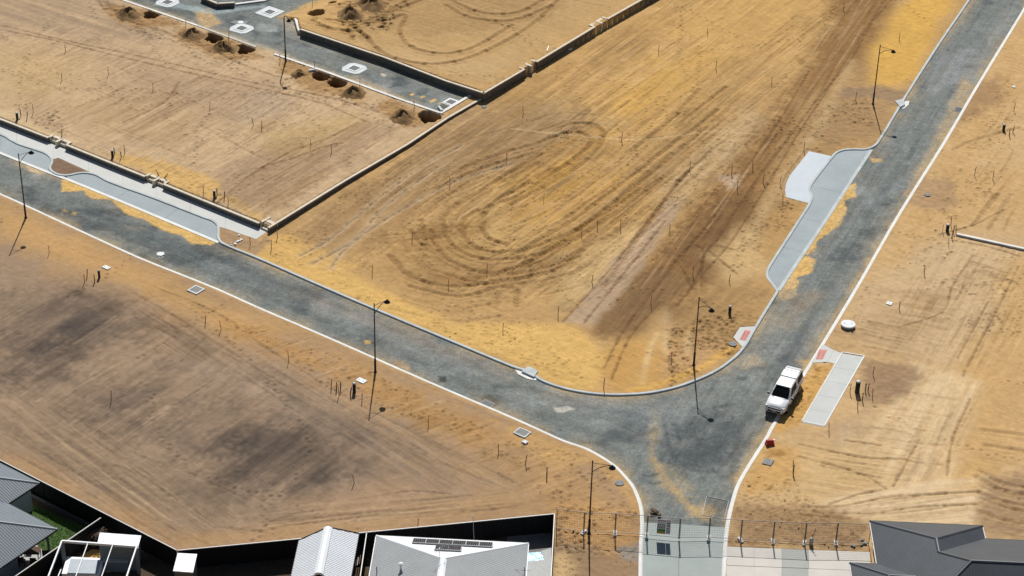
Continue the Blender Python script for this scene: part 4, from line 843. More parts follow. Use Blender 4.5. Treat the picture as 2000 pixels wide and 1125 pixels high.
# concrete sheets made of cast slabs
def slabs(name, polys, z0, z1, mt, mts=None, gap=0.012):
    e = bpy.data.objects.new(name, None); COL.objects.link(e); struct(e)
    for i, q in enumerate(polys):
        c = np.mean([p[:2] for p in q], 0)
        q2 = [c + (np.asarray(p[:2])-c)*(1-gap/max(.5, np.linalg.norm(np.asarray(p[:2])-c))) for p in q]
        MB().prism(q2, z0, z1).build('slab', (mts[i] if mts else mt), e)
    return e
def gpx(L, z=.0): return [G(x, y, z) for x, y in L]
s1 = [(x, y) for x, y in K1a]
slabs('parking_bay', [gpx([(-90, 221), (0, 262), (0, 299), (-90, 259)]), gpx([(0, 262), (32, 281), (70, 294), (87, 300), (98, 308), (101, 318), (97, 331), (97, 338), (0, 299)]),
    gpx([(130, 344), (160, 339), (185, 342), (212, 356), (255, 371), (225, 389), (132, 351)]), gpx([(255, 371), (300, 388), (349, 407), (320, 429), (225, 389)]), gpx([(349, 407), (400, 427), (412, 431), (424, 440), (426, 452), (427, 474), (320, 429)])], -.2, .035, 'bay')
slabs('parking_bay', [gpx([(1519, 571), (1512, 560), (1500, 544), (1499, 534), (1503, 523), (1530, 484), (1571, 493), (1521, 568)]), gpx([(1530, 484), (1545, 457), (1566, 426), (1609, 436), (1571, 493)]), gpx([(1566, 426), (1582, 399), (1586, 386), (1581, 373), (1585, 364), (1649, 378), (1609, 436)]),
    gpx([(1585, 364), (1605, 334), (1625, 309), (1635, 299), (1650, 294), (1670, 293), (1702, 293), (1660, 357), (1649, 378)])], -.2, .035, 'bay')
e = bpy.data.objects.new('footpath', None); COL.objects.link(e); struct(e)
lo = [(-90, 218), (32, 278), (87, 297), (99, 304), (104, 311), (114, 308), (173, 335), (190, 341), (212, 353), (300, 385), (412, 429), (429, 443), (440, 446), (500, 467), (521, 453)]
up = [(-90, 206), (0, 241), (92, 277), (282, 353), (505, 444), (521, 453)]
def interp(L, x):
    for (a, b), (c, d) in zip(L[:-1], L[1:]):
        if a <= x <= c: return b + (d-b)*(x-a)/(c-a)
cuts = [-90, -30, 32, 104, 173, 240, 306, 372, 440, 500]
for a, b in zip(cuts[:-1], cuts[1:]):
    top = [(a, interp(up, a))] + [p for p in up if a < p[0] < b] + [(b, interp(up, b))]
    bot = [(a, interp(lo, a))] + [p for p in lo[:-1] if a < p[0] < b] + [(b, interp(lo, b))]
    if b == 500: top = [(a, interp(up, a)), (505, 444), (521, 453)]; bot = [(a, interp(lo, a)), (500, 467)]
    q = gpx(top + bot[::-1], .12)
    c = np.mean([p[:2] for p in q], 0); q = [c+(p[:2]-c)*.997 for p in q]
    MB().prism(q, -.15, .12).build('slab', 'path', e)
slabs('footpath', [gpx([(1580, 295), (1625, 305), (1587, 359), (1580, 371), (1584, 386), (1580, 397), (1557, 391), (1535, 385), (1533, 371), (1535, 359), (1542, 343)], .12)], -.15, .12, 'pad')
def quad_cut(a, b, c, d, n):     # quad a-b (start) to d-c (end), cut in n slabs
    out = []
    for i in range(n):
        t0, t1 = i/n, (i+1)/n
        L = lambda p, q, t: (p[0]+(q[0]-p[0])*t, p[1]+(q[1]-p[1])*t)
        out.append(gpx([L(a, d, t0), L(b, c, t0), L(b, c, t1), L(a, d, t1)], .12))
    return out
fp = slabs('footpath', quad_cut((1566, 825), (1610, 834), (1688, 697), (1645, 690), 5), -.15, .12, 'path_warm')
pts3 = gpx([(1566, 825), (1610, 834), (1688, 697), (1645, 690)], .0)
bmb = MB()
for a, b in zip(pts3, pts3[1:]+pts3[:1]):
    d = b-a; L = np.linalg.norm(d[:2]); bmb.box(((a[0]+b[0])/2, (a[1]+b[1])/2, .12), (L, .11, .05), math.atan2(d[1], d[0]))
bmb.build('path_border', 'kerb_new', fp)
slabs('kerb_ramp', [RAMP1], -.15, .122, 'path'); slabs('kerb_ramp', [RAMP2], -.15, .126, 'path'); slabs('kerb_ramp', [RAMP2B], -.15, .123, 'path')
slabs('concrete_apron', [gpx([(1254, 1020), (1330, 1024), (1326, 1090), (1325, 1175), (1250, 1175), (1251, 1125), (1252, 1069)]), gpx([(1330, 1024), (1421, 1031), (1417, 1056), (1413, 1125), (1411, 1175), (1325, 1175), (1326, 1090)])], -.3, .015, 'apron')
dv = []; dm = []
for i, (a, b) in enumerate([(1419, 1473), (1473, 1527), (1527, 1579), (1579, 1700)]):
    for (c, d) in ((0, 37), (37, 110)):
        t = lambda x, o: 1067+(x-1419)*.0396+o
        dv.append(gpx([(a-1, t(a, c)), (b, t(b, c)), (b+1, t(b, d)), (a, t(a, d))], .12)); dm.append('drive_grey' if i == 2 else 'drive')
slabs('driveway', dv, -.15, .12, 'drive', dm, gap=.035)

# ------------------------------------------------------------------ limestone retaining walls
def wall_line(name, label, pts, zt, gaps=(), zb=None, thick=.22, inset=1, cat='wall', group=None, pier=True, step_n=2):
    """retaining wall along ground line pts (front top edge); gaps = distances (start, end) of stair openings"""
    pts = [np.asarray(p[:2], float) for p in pts]
    base = pts[0]; t = thing(name, label, cat, (base[0], base[1], 0), 0, group)
    acc = 0; segs = []
    for a, b in zip(pts[:-1], pts[1:]):
        L = np.linalg.norm(b-a); segs.append((acc, acc+L, a, (b-a)/L)); acc += L
    def at(s):
        for s0, s1, a, d in segs:
            if s <= s1+1e-6: return a+d*(s-s0), d
        return segs[-1][2]+segs[-1][3]*(s-segs[-1][0]), segs[-1][3]
    def piece(nm, s0, s1, z0, z1, w0, w1, mt):
        br = [s0] + [q[1] for q in segs[:-1] if s0 < q[1] < s1] + [s1]
        for a, b in zip(br[:-1], br[1:]):
            p, d = at(a+1e-4); q, _ = at(b-1e-4); n = np.array([-d[1], d[0]])*inset
            poly = [p+n*w0-base, q+n*w0-base, q+n*w1-base, p+n*w1-base]
            MB().prism(poly, z0, z1).build(nm, mt, t)
    cur = 0; ends = []
    zl = lambda s: (zb if zb is not None else -.25)
    for g0, g1 in gaps: ends.append((cur, g0)); cur = g1
    ends.append((cur, acc))
    for s0, s1 in ends:
        if s1-s0 < .05: continue
        n = max(1, int(round((s1-s0)/4.0)))
        for i in range(n):
            a = s0+(s1-s0)*i/n; b = s0+(s1-s0)*(i+1)/n
            piece('wall_section', a+.004, b-.004, zl(a), zt-.10, 0.015, thick, 'lime_shaded')
            piece('capping', a+.004, b-.004, zt-.10, zt, -.01, thick+.02, 'lime')
    for g0, g1 in gaps:
        mid = (g0+g1)/2
        for a, b in ((g0, mid-.17), (mid+.17, g1)):
            for k in range(step_n):
                h = zt-.06-.20*k
                piece('step', a+.01, b-.01, zl(a), h, .55-.30*k, .55-.30*k+.36, 'lime')
        if pier:
            piece('pier', mid-.14, mid+.14, zl(mid), zt-.02, -.05, .8, 'lime')
        for e0 in (g0-.13, g1-.13): piece('wall_return', e0, e0+.26, zl(e0), zt+.004, thick+.02, .85, 'lime')
    return t
def at_len(px, z):
    q = [G(x, y, z)[:2] for x, y in px]; L = [0]
    for a, b in zip(q[:-1], q[1:]): L.append(L[-1]+np.linalg.norm(b-a))
    return q, L
q, L = at_len([(-160, 170), (0, 233), (93, 269), (127, 283), (282, 345), (317, 360), (505, 436)], .66)
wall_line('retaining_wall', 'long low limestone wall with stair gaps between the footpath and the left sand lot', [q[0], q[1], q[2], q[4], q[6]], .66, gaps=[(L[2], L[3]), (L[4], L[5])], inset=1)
ca = G(506, 436, .66)[:2]; cb = G(526, 445, .66)[:2]
q, L = at_len([(526, 445), (680, 350), (797, 282), (876, 230), (930, 198)], .70)
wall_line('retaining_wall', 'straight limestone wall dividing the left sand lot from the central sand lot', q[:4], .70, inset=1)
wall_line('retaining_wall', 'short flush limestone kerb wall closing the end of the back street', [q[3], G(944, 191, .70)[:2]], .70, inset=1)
st = thing('garden_stair', 'small limestone stair where the left lot\'s two walls meet at the path end', 'stair', (ca[0], ca[1], 0))
dd_ = (cb-ca); LL = np.linalg.norm(dd_); dd_ = dd_/LL; nn_ = np.array([-dd_[1], dd_[0]])
for k in range(3):
    a = nn_*(.05+.34*k); b = nn_*(.05+.34*k+.36)
    MB().prism([a+dd_*.1, dd_*(LL-.05)+a, dd_*(LL-.05)+b, dd_*.1+b], -.2, .28+.17*k-(.004*k)).build('step', 'lime', st)
MB().prism([nn_*.37-dd_*.16, nn_*.37+dd_*.09, nn_*1.5+dd_*.09, nn_*1.5-dd_*.16], -.2, .664).build('cheek_wall', 'lime', st)
MB().prism([nn_*1.1+dd_*.09, nn_*1.1+dd_*(LL-.03), nn_*1.16+dd_*(LL-.03), nn_*1.16+dd_*.09], -.2, .60).build('riser', 'lime', st)
q, L = at_len([(586, 57), (750, 112), (870, 158), (945, 182)], 1.46)
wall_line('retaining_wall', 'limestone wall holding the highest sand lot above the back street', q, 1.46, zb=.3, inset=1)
q, L = at_len([(945.5, 182.3), (1000, 150), (1026, 135), (1050, 121), (1166, 53), (1188, 37), (1260, 0), (1370, -66)], 1.46)
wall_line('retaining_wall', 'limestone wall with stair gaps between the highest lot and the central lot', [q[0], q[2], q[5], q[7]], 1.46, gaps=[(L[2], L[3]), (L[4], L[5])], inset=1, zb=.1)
q, L = at_len([(392, -6), (424, 7), (458, 5), (462, 4)], 1.2)
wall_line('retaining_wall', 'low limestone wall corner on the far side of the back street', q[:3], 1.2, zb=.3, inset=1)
struct(sweep('back_street_kerb', [G(x, y, BACK_Z) for x, y in [(460, 9), (516, 2), (560, -12)]], [(-.17, -.3), (-.17, .12), (.17, .12), (.17, -.3)], 'kerb_new', 1))
q = [G(x, y, .3)[:2] for x, y in [(1868, 457), (2000, 486), (2120, 512)]]
wall_line('garden_kerb', 'low pale limestone edging on the right-hand lots behind the marker posts', q, .30, inset=1, thick=.25)
for ob in bpy.data.objects['garden_kerb'].children: ob.data.materials[0] = M['kerb_new']
wall_e = thing('wall_end', 'short pale limestone block at the street end of the highest lot\'s wall', 'wall', G(583, 55, BACK_Z))
d0 = G(579, 42, .9)-G(583, 55, .9); d1 = G(586, 66, .9)-G(583, 55, .9)
w_ = np.array([.22, .03])
MB().prism([d0[:2]-w_, d0[:2]+w_, d1[:2]+w_, d1[:2]-w_], -.3, .42).build('block', 'kerb_new', wall_e)

# ------------------------------------------------------------------ street lamps
def lamp(base, head, label, H=6.8, goose=False):
    b = P(*base); r0 = thing('street_lamp', label, 'street lamp', b, 0, 'street lamps of the new streets')
    hp = G(head[0], head[1], b[2]+(H-.35 if not goose else H-.25))-b; d = hp[:2]; Lh = np.linalg.norm(d); d = d/Lh
    MB().lathe([(.16, -.1), (.16, .03), (.095, .06), (.095, 1.3), (.07, 1.36)], 12).build('base_sleeve', 'black_metal', r0, True)
    if goose:
        pl = [(0, 0, 1.3), (0, 0, H-.55)] + [(d[0]*Lh*.5*(1-math.cos(a)), d[1]*Lh*.5*(1-math.cos(a)), H-.55+.42*math.sin(a)) for a in (.4, .8, 1.2, 1.57, 2.0, 2.4)]
        MB().tube(pl, .068, 10, .045).build('pole', 'black_metal', r0, True)
        tip = (d[0]*Lh, d[1]*Lh, H-.20)
    else:
        MB().tube([(0, 0, 1.3), (0, 0, H)], .068, 10, .045).build('pole', 'black_metal', r0, True)
        MB().lathe([(.05, H), (.06, H+.02), (.03, H+.06), (.005, H+.10)], 10).build('finial', 'black_metal', r0, True)
        tip = (d[0]*Lh, d[1]*Lh, H-.28)
        MB().tube([(0, 0, H-.14), (tip[0], tip[1], H-.24)], .022, 8).build('tie_rod', 'black_metal', r0)
        arc = [(d[0]*Lh*t, d[1]*Lh*t, H-1.0+.74*(1-(1-t)**2.2)) for t in np.linspace(0, 1, 9)]
        MB().tube(arc, .028, 8).build('arm', 'black_metal', r0, True)
    hd = MB().lathe([(.05, .10), (.07, .04), (.10, 0), (.24, -.12), (.27, -.20), (.25, -.21)], 16, tip).build('lamp_head', 'black_metal', r0, True)
    MB().lathe([(.22, -.205), (.18, -.24), (.05, -.26)], 14, tip).build('diffuser', 'lamp_glass', hd, True)
    return r0
lamp((50.5, 425.5), (61, 297), 'black street lamp in the verge opposite the left parking bay')
lamp((733, 727), (756, 588), 'black street lamp in the verge beside the white lid and black pillar')
lamp((1355, 713.5), (1390, 605), 'black street lamp on the inside of the street corner')
lamp((1705, 203), (1745, 100), 'black street lamp on the inner verge near the kerb inlet, before the curved parking bay')
fb = G(1157.5, 901, 6.9); fbp = (1157.5, 901)
def unpx(p):
    v = np.asarray(p, float)-np.array([0, 0, CAM_H]); return 1000+CAM_F*(v@CR)/(v@CF), 562.5-CAM_F*(v@CU)/(v@CF)
lamp(unpx((fb[0], fb[1], .1)), (1196, 912), 'black street lamp standing by the wire site fence and the dark yard fence')
lamp((558, 119), (564, 39), 'shorter black goose-neck street lamp beside the soil heaps of the back street', H=5.6, goose=True)

# ------------------------------------------------------------------ white utility vehicle
fm = G(1511.5, 806, .42)
ud = (G(1499, 853)-G(1585, 708))[:2]; ud = ud/np.linalg.norm(ud)
uc = fm[:2]-ud*2.62
ute = thing('utility_vehicle', 'white dual-cab utility vehicle with canopy parked on the outer kerb', 'utility vehicle', (uc[0], uc[1], .02), math.atan2(ud[1], ud[0]))
def loft(secs, name, mt, parent, smooth=True, cap=True):
    n = len(secs[0]); vs = [p for s in secs for p in s]; fs = []
    for i in range(len(secs)-1):
        for k in range(n): fs.append((i*n+k, i*n+(k+1) % n, (i+1)*n+(k+1) % n, (i+1)*n+k))
    if cap: fs += [tuple(range(n))[::-1], tuple(range(len(vs)-n, len(vs)))]
    return MB().add(vs, fs).build(name, mt, parent, smooth)
def bsec(x, w, zb, zt, tx=0, crown=.03):
    return [(x, -w*.86, zb), (x, -w, zb+.16), (x, -w*1.0, (zb+zt)*.55), (x, -w*.95, zt-.09), (x+tx, -w*.86, zt-.01), (x+tx, -w*.4, zt+crown), (x+tx, w*.4, zt+crown), (x+tx, w*.86, zt-.01), (x, w*.95, zt-.09), (x, w, (zb+zt)*.55), (x, w, zb+.16), (x, w*.86, zb)]
body = loft([bsec(-2.64, .80, .50, .98), bsec(-2.56, .88, .44, 1.02), bsec(-1.9, .91, .42, 1.03), bsec(-.8, .91, .34, 1.03), bsec(.9, .91, .34, 1.05), bsec(1.25, .91, .36, 1.10), bsec(1.7, .90, .40, 1.09), bsec(2.25, .87, .42, 1.02), bsec(2.46, .83, .40, .95), bsec(2.58, .78, .40, .84), bsec(2.66, .66, .42, .70)], 'body', 'ute_paint', ute)
def gsec(x, wb, zb, wt, zt, xt): return [(x, -wb, zb), (xt, -wt, zt-.05), (xt, -wt*.88, zt), (xt, wt*.88, zt), (xt, wt, zt-.05), (x, wb, zb)]
cab = loft([gsec(1.34, .80, 1.06, .78, 1.10, 1.32), gsec(.95, .82, 1.05, .76, 1.42, .90), gsec(.55, .82, 1.04, .70, 1.72, .42), gsec(.1, .82, 1.04, .68, 1.78, .05), gsec(-.5, .82, 1.04, .68, 1.79, -.5), gsec(-.86, .82, 1.02, .68, 1.76, -.84)], 'cab', 'ute_paint', ute, False)
def pane(pts, name, mt, par): return MB().add(pts, [tuple(range(len(pts)))]).build(name, mt, par)
pane([(1.30, -.70, 1.135), (1.30, .70, 1.135), (.90, .68, 1.432), (.90, -.68, 1.432)], 'windscreen', 'glass', cab).location = (.012, 0, .012)
pane([(.895, -.66, 1.436), (.895, .66, 1.436), (.47, .57, 1.722), (.47, -.57, 1.722)], 'windscreen', 'glass', cab).location = (.012, 0, .012)
for sgn in (-1, 1):
    pane([(.86, sgn*.815, 1.09), (.05, sgn*.818, 1.09), (.03, sgn*.715, 1.66), (.42, sgn*.725, 1.66)], 'side_window', 'glass', cab).location = (0, sgn*.012, 0)
    pane([(-.02, sgn*.818, 1.09), (-.72, sgn*.818, 1.09), (-.70, sgn*.715, 1.66), (-.03, sgn*.715, 1.66)], 'side_window', 'glass', cab).location = (0, sgn*.012, 0)
can = loft([gsec(-.93, .82, 1.02, .71, 1.82, -.92), gsec(-1.2, .83, 1.02, .72, 1.85, -1.2), gsec(-2.2, .83, 1.02, .72, 1.85, -2.2), gsec(-2.56, .80, 1.02, .69, 1.80, -2.48)], 'canopy', 'ute_paint', ute, False)
for sgn in (-1, 1):
    pane([(-1.08, sgn*.826, 1.16), (-2.42, sgn*.824, 1.16), (-2.36, sgn*.735, 1.72), (-1.10, sgn*.738, 1.72)], 'canopy_window', 'glass', can).location = (0, sgn*.014, 0)
    MB().box((1.08, sgn*1.02, 1.14), (.12, .20, .17)).build('mirror', 'dark_plastic', ute)
    MB().box((.3, sgn*.921, .80), (.16, .012, .035)).build('door_handle', 'chrome', ute)
    MB().box((-.6, sgn*.921, .80), (.16, .012, .035)).build('door_handle', 'chrome', ute)
    MB().box((.35, sgn*.922, .62), (.5, .012, .16)).box((-.15, sgn*.922, .66), (.3, .012, .06)).build('door_mark', 'sign_red', ute)
    MB().box((0, sgn*.93, .36), (1.9, .08, .07)).build('side_step', 'dark_plastic', ute)
    hl = MB().box((2.42, sgn*.66, .88), (.28, .30, .10), sgn*-.30).build('headlight', 'lamp_glass', ute)
    MB().box((2.56, sgn*.66, .56), (.12, .22, .20), sgn*-.25).build('bumper_trim', 'chrome', ute)
    MB().box((-2.60, sgn*.80, .82), (.06, .12, .34)).build('tail_light', 'sign_red', ute)
MB().box((2.60, 0, .80), (.10, 1.05, .15)).build('grille', 'dark_plastic', ute)
MB().box((2.63, 0, .55), (.09, 1.10, .18)).build('lower_grille', 'dark_plastic', ute)
MB().box((2.69, 0, .62), (.015, .38, .11)).build('number_plate', 'plate', ute)
MB().box((-2.70, 0, .48), (.12, 1.5, .14)).build('rear_bumper', 'chrome', ute)
MB().tube([(.55, -.6, 1.72), (.55, .6, 1.72)], .015, 6).build('aerial_strip', 'dark_plastic', ute)
rk = MB()
for x in (-1.95, -2.38): rk.tube([(x, -.74, 1.97), (x, .74, 1.97)], .022, 6).tube([(x, -.68, 1.82), (x, -.68, 1.97)], .02, 6).tube([(x, .68, 1.82), (x, .68, 1.97)], .02, 6)
rk.tube([(-1.95, -.72, 1.99), (-2.38, -.72, 1.99)], .018, 6).tube([(-1.95, .72, 1.99), (-2.38, .72, 1.99)], .018, 6).build('roof_rack', 'dark_plastic', ute)
for x in (1.62, -1.42):
    for sgn in (-1, 1):
        c = (x, sgn*.80, .38)
        prof = [(.22, -.13), (.34, -.125), (.38, -.09), (.38, .09), (.34, .125), (.22, .13)]
        w = MB().lathe(prof, 20)
        w.v = [(p[0]+c[0], p[2]+c[1], p[1]+c[2]) for p in w.v]
        wo = w.build('wheel', 'tyre', ute, True)
        rm = MB().lathe([(.20, -.02), (.23, 0), (.21, .03), (.06, .01)], 12); rm.v = [(p[0]+c[0], sgn*(p[2]+.115)+c[1], p[1]+c[2]) for p in rm.v]; rm.build('rim', 'chrome', wo)
        ar = MB().lathe([(.40, 0), (.46, 0), (.46, .02), (.40, .02)], 20); ar.v = [(p[0]+c[0], sgn*(p[2]+.105)+c[1], max(p[1]+c[2], .36)) for p in ar.v]; ar.build('wheel_arch', 'dark_plastic', ute)

for ob in (cab, can):
    bv = ob.modifiers.new('round', 'BEVEL'); bv.width = .045; bv.segments = 3; bv.limit_method = 'ANGLE'; bv.angle_limit = math.radians(18)
MB().box((-.05, 0, .33), (4.7, 1.5, .26)).build('underbody_fill', 'tyre', ute)  # dark filler under the body, added so the ground shadow reads dark
MB().box((1.45, -.30, 1.135), (.02, .55, .012), .1).box((1.45, .35, 1.135), (.02, .55, .012), .1).build('wiper', 'dark_plastic', ute)
for sgn in (-1, 1):
    for x in (.92, .0, -.80): MB().box((x, sgn*.917, .76), (.014, .012, .52)).build('door_gap', 'dark_plastic', ute)
# ------------------------------------------------------------------ survey stakes
def make_stake():
    t = thing('survey_stake', '', 'stake')
    MB().add([(-.024, -.024, .0), (.024, -.024, .0), (.024, .024, .0), (-.024, .024, .0), (-.024, -.024, .82), (.024, -.024, .82), (.024, .024, .82), (-.024, .024, .82), (0, 0, -.25)], [(0, 1, 5, 4), (1, 2, 6, 5), (2, 3, 7, 6), (3, 0, 4, 7), (1, 0, 8), (2, 1, 8), (3, 2, 8), (0, 3, 8), (4, 5, 6, 7)]).build('shaft', 'wood', t)
    MB().box((0, 0, .87), (.052, .052, .14)).build('painted_tip', 'pink', t)
    return t
stake0 = make_stake()
ST = {'left': [(128, 101), (212, 146), (299, 175), (410, 212), (495, 245), (121, 157), (65, 221), (511, 251), (607, 285), (648, 298), (244, 300), (397, 382), (446, 398)],
      'back': [(363, 52), (447, 75), (547, 121), (615, 135), (703, 167), (810, 210)],
      'top': [(610, 12)],
      'centre': [(1286, 103), (1398, 135), (1214, 274), (1022, 222), (1382, 68), (1647, 19), (1507, 165), (879, 362), (990, 313), (805, 467), (951, 532), (876, 561), (1062, 392), (1347, 333), (1167, 446), (1212, 447), (1136, 460), (1308, 453), (1156, 551), (1429, 340), (1470, 328), (1490, 356), (1440, 371), (1353, 536), (1424, 551), (1090, 616), (1271, 594)],
      'verge': [(1756, 78), (1671, 196), (1570, 293), (1523, 360), (1529, 396), (489, 480), (542, 465), (530, 487), (727, 535), (982, 646), (1179, 757), (1312, 706)],
      'right': [(1980, 217), (1903, 343), (1939, 351), (1805, 536), (1756, 604), (1705, 732), (1675, 796), (1704, 777), (1660, 767), (1619, 842), (1549, 918), (1857, 441), (1841, 453), (1853, 478)],
      'lower': [(96, 495), (217, 783), (401, 632), (432, 644), (564, 707), (647, 757), (707, 783), (837, 833), (662, 774), (692, 944), (816, 1028), (974, 884), (1026, 907), (165, 552)]}
SL = {'left': ('thin wooden survey stake standing in the left sand lot above the limestone wall', 'survey stakes of the left lot'), 'back': ('thin wooden survey stake beside the soil heaps along the back street', 'survey stakes along the back street'), 'top': ('thin wooden survey stake on the highest sand lot beside a planting hole', None),
      'centre': ('thin wooden survey stake standing in the rutted central sand lot', 'survey stakes of the central lot'), 'verge': ('thin wooden survey stake in the verge behind the grey raised kerb', 'survey stakes of the inner verge'), 'right': ('thin wooden survey stake in the sand lots on the utility vehicle\'s side', 'survey stakes of the right-hand lots'), 'lower': ('thin wooden survey stake between the pale kerb and the dark yard fence', 'survey stakes of the lower lot')}
first = True
for key, lst in ST.items():
    for (x, y) in lst:
        t = stake0 if first else copy_tree(stake0); first = False
        t.location = tuple(P(x, y)); t.rotation_euler = (random.gauss(0, .05), random.gauss(0, .06), random.uniform(0, 1.5))
        s_ = random.uniform(.85, 1.12); t.scale = (1.0, 1.0, s_)
        t['label'] = SL[key][0]
        if SL[key][1]: t['group'] = SL[key][1]
        elif 'group' in t: del t['group']

# ------------------------------------------------------------------ service pillars and marker posts
def pillar(px, label, h=.85, r=.13, group=None):
    t = thing('service_pillar', label, 'pillar', P(*px), 0, group)
    MB().lathe([(r*1.05, -.1), (r*1.05, .04), (r, .06), (r, h-.10)], 14).build('tube', 'dark_plastic', t, True)
    MB().lathe([(r*1.06, h-.10), (r*1.06, h-.03), (r*.8, h), (r*.2, h+.015)], 14).build('cap', 'grey_cap', t, True)
def marker(px, label, top, h=.75, lean=(0, 0), group=None):
    t = thing('marker_post', label, 'marker post', P(*px), random.uniform(0, 3), group)
    t.rotation_euler = (lean[0], lean[1], random.uniform(0, .5))
    MB().box((0, 0, h*.3), (.075, .06, h*.6+.1)).build('lower_tube', 'dark_plastic', t)
    MB().box((0, 0, h*.78), (.08, .066, h*.42)).build('upper_sleeve', top, t)
    MB().lathe([(.05, h), (.045, h+.03), (.01, h+.045)], 8).build('cap', 'dark_plastic', t)
pillar((194, 542), 'black service pillar in the lower verge near a white square lid and marker posts', .8, .11)
pillar((220, 308), 'black service pillar on the yellow sand above the wall between its stair gaps')
pillar((419, 387), 'black service pillar on the yellow sand above the wall near the corner stair')
pillar((34, 234), 'black service pillar above the limestone wall beside pale sand')
pillar((692, 766), 'black service pillar beside the white lid and the street lamp', .95, .14)
pillar((1425, 613), 'black service pillar alone in brown sand near the small kerb ramp')
pillar((1674, 766), 'stout black service pillar with grey cap beside the pale footpath', 1.15, .20)
pillar((1960, 255), 'black service pillar on the far right lot with yellow marker posts', .75, .15)
pillar((1850, 451), 'black service pillar at the end of the low limestone edging', .75, .16)
for px, lab, top, lean in [((657, 762), 'yellow topped marker post among the stakes near the street lamp', 'yellow', (0, .05)), ((665, 761), 'blue topped marker post among the stakes near the street lamp', 'blue', (.1, 0)), ((684, 770), 'pale blue topped leaning marker post next to the black pillar', 'blue', (.2, .1)),
        ((185, 551), 'yellow marker post in the lower verge near the white square lid', 'yellow', (0, 0)), ((170, 540), 'dark blue marker post in the lower verge near the white square lid', 'blue', (0, .1)), ((1971, 265), 'tall yellow marker post beside the far right pillar', 'yellow', (.1, -.1)), ((1978, 259), 'shorter yellow marker post behind the far right pillar', 'yellow', (0, .1)),
        ((1859, 466), 'yellow marker post in front of the low limestone edging', 'yellow', (0, 0)), ((1867, 453), 'yellow marker post at the tip of the low limestone edging', 'yellow', (0, -.1)), ((1862, 455), 'dark marker post between two yellow ones by the limestone edging', 'dark_plastic', (0, 0)),
        ((1684, 782), 'yellow and blue marker post in front of the stout pillar', 'yellow', (.05, 0)), ((1690, 764), 'blue topped marker post right behind the stout pillar', 'blue', (0, 0)), ((1695, 764), 'yellow topped marker post behind the stout pillar', 'yellow', (0, .05)),
        ((224, 301), 'dark marker post on yellow sand behind the black pillar', 'dark_plastic', (.2, 0)), ((237, 307), 'dark leaning marker post on yellow sand right of the black pillar', 'dark_plastic', (.3, 0)), ((424, 382), 'dark marker post touching the pillar near the corner stair', 'dark_plastic', (0, 0)), ((438, 388), 'dark marker post apart from the pillar near the corner stair', 'dark_plastic', (0, .1)),
        ((41, 226), 'dark curved marker post behind the pillar in pale sand', 'dark_plastic', (.2, 0)), ((53, 230), 'dark curved marker post beside the pale sand above the wall', 'dark_plastic', (.2, .1)), ((121, 265), 'yellow topped leaning marker post beside the wall\'s stair gap', 'yellow', (.15, 0)), ((310, 342), 'thin yellow and black post leaning beside the wall\'s stair gap', 'yellow', (.3, -.35)), ((321, 348), 'yellow and black post leaning across the wall\'s yellow sand', 'yellow', (.5, .4)),
        ((1068, 930), 'grey topped service standpipe in churned sand near the corner lamp', 'grey_cap', (0, 0)), ((1549, 926), 'thin grey topped post near the grey lid and red barrier', 'grey_cap', (0, .03))]:
    marker(px, lab, top, .85 if px[1] > 900 else .75, lean)

# ------------------------------------------------------------------ lids, pits and inlets
def rect_lid(px, label, w, d, mt, collar=None, rz=None, h=.05):
    t = thing('service_lid', label, 'lid', P(*px), rz if rz is not None else aL)
    if collar:
        k = collar
        for c, s_ in (((0, (d+k)/2, h*.4), (w+2*k, k, h+.1)), ((0, -(d+k)/2, h*.4), (w+2*k, k, h+.1)), (((w+k)/2, 0, h*.4), (k, d, h+.1)), ((-(w+k)/2, 0, h*.4), (k, d, h+.1))): MB().box(c, s_).build('collar', 'pit_conc', t)
    MB().box((0, 0, h*.3), (w-.01, d-.01, h+.06)).build('cover', mt, t)
    MB().box((w*.3, 0, h*.3+h/2+.034), (.12, .05, .01)).box((-w*.3, 0, h*.3+h/2+.034), (.12, .05, .01)).build('lifting_slot', 'pit_dark', t)
def round_lid(px, label, r, mt, h=.06, wall=None):
    t = thing('service_lid', label, 'lid', P(*px))
    if wall: MB().lathe([(r, -.2), (r, wall)], 28).build('shaft', 'lid_grey', t); h0 = wall
    else: h0 = 0
    MB().lathe([(r*1.03, h0-.02), (r*1.03, h0+h), (r*.95, h0+h+.015), (r*.1, h0+h+.02)], 28).build('cover', mt, t)
    MB().box((r*.5, 0, h0+h+.022), (.14, .05, .012)).box((-r*.5, 0, h0+h+.022), (.14, .05, .012)).build('lifting_slot', 'pit_dark', t)
rect_lid((706, 744), 'white rectangular lid in the verge beside the lamp and black pillar', .85, .55, 'lid_white')
rect_lid((208, 523), 'small white rectangular lid in the lower verge near the pillar cluster', .75, .45, 'lid_white')
rect_lid((383, 567), 'dark lid in a pale square collar beside the outer kerb', .85, .85, 'lid_grey', .14)
rect_lid((1020, 846), 'grey rectangular lid with pale collar near the corner kerb', .95, .75, 'lid_grey', .10)
rect_lid((1025, 865), 'tiny white lid standing proud just below the grey collared lid', .45, .35, 'lid_white', h=.15)
rect_lid((1500, 903), 'grey square lid in yellow sand near the red barrier', .8, .75, 'lid_grey', rz=aR)
rect_lid((1737, 593), 'pale blue-white square lid in tan sand right of the street', .55, .5, 'lid_white', rz=aR)
rect_lid((1980, 170), 'small pale slab lying on the far right lot', .45, .3, 'lid_white', rz=aR)
round_lid((1656, 638), 'large round concrete manhole standing proud beside the outer kerb', .62, 'lid_white', .09, .22)
round_lid((1811, 381), 'small flat grey round lid in the right-hand verge', .30, 'lid_grey')
round_lid((1210, 944), 'grey round lid in churned sand near the corner lamp', .36, 'lid_grey')
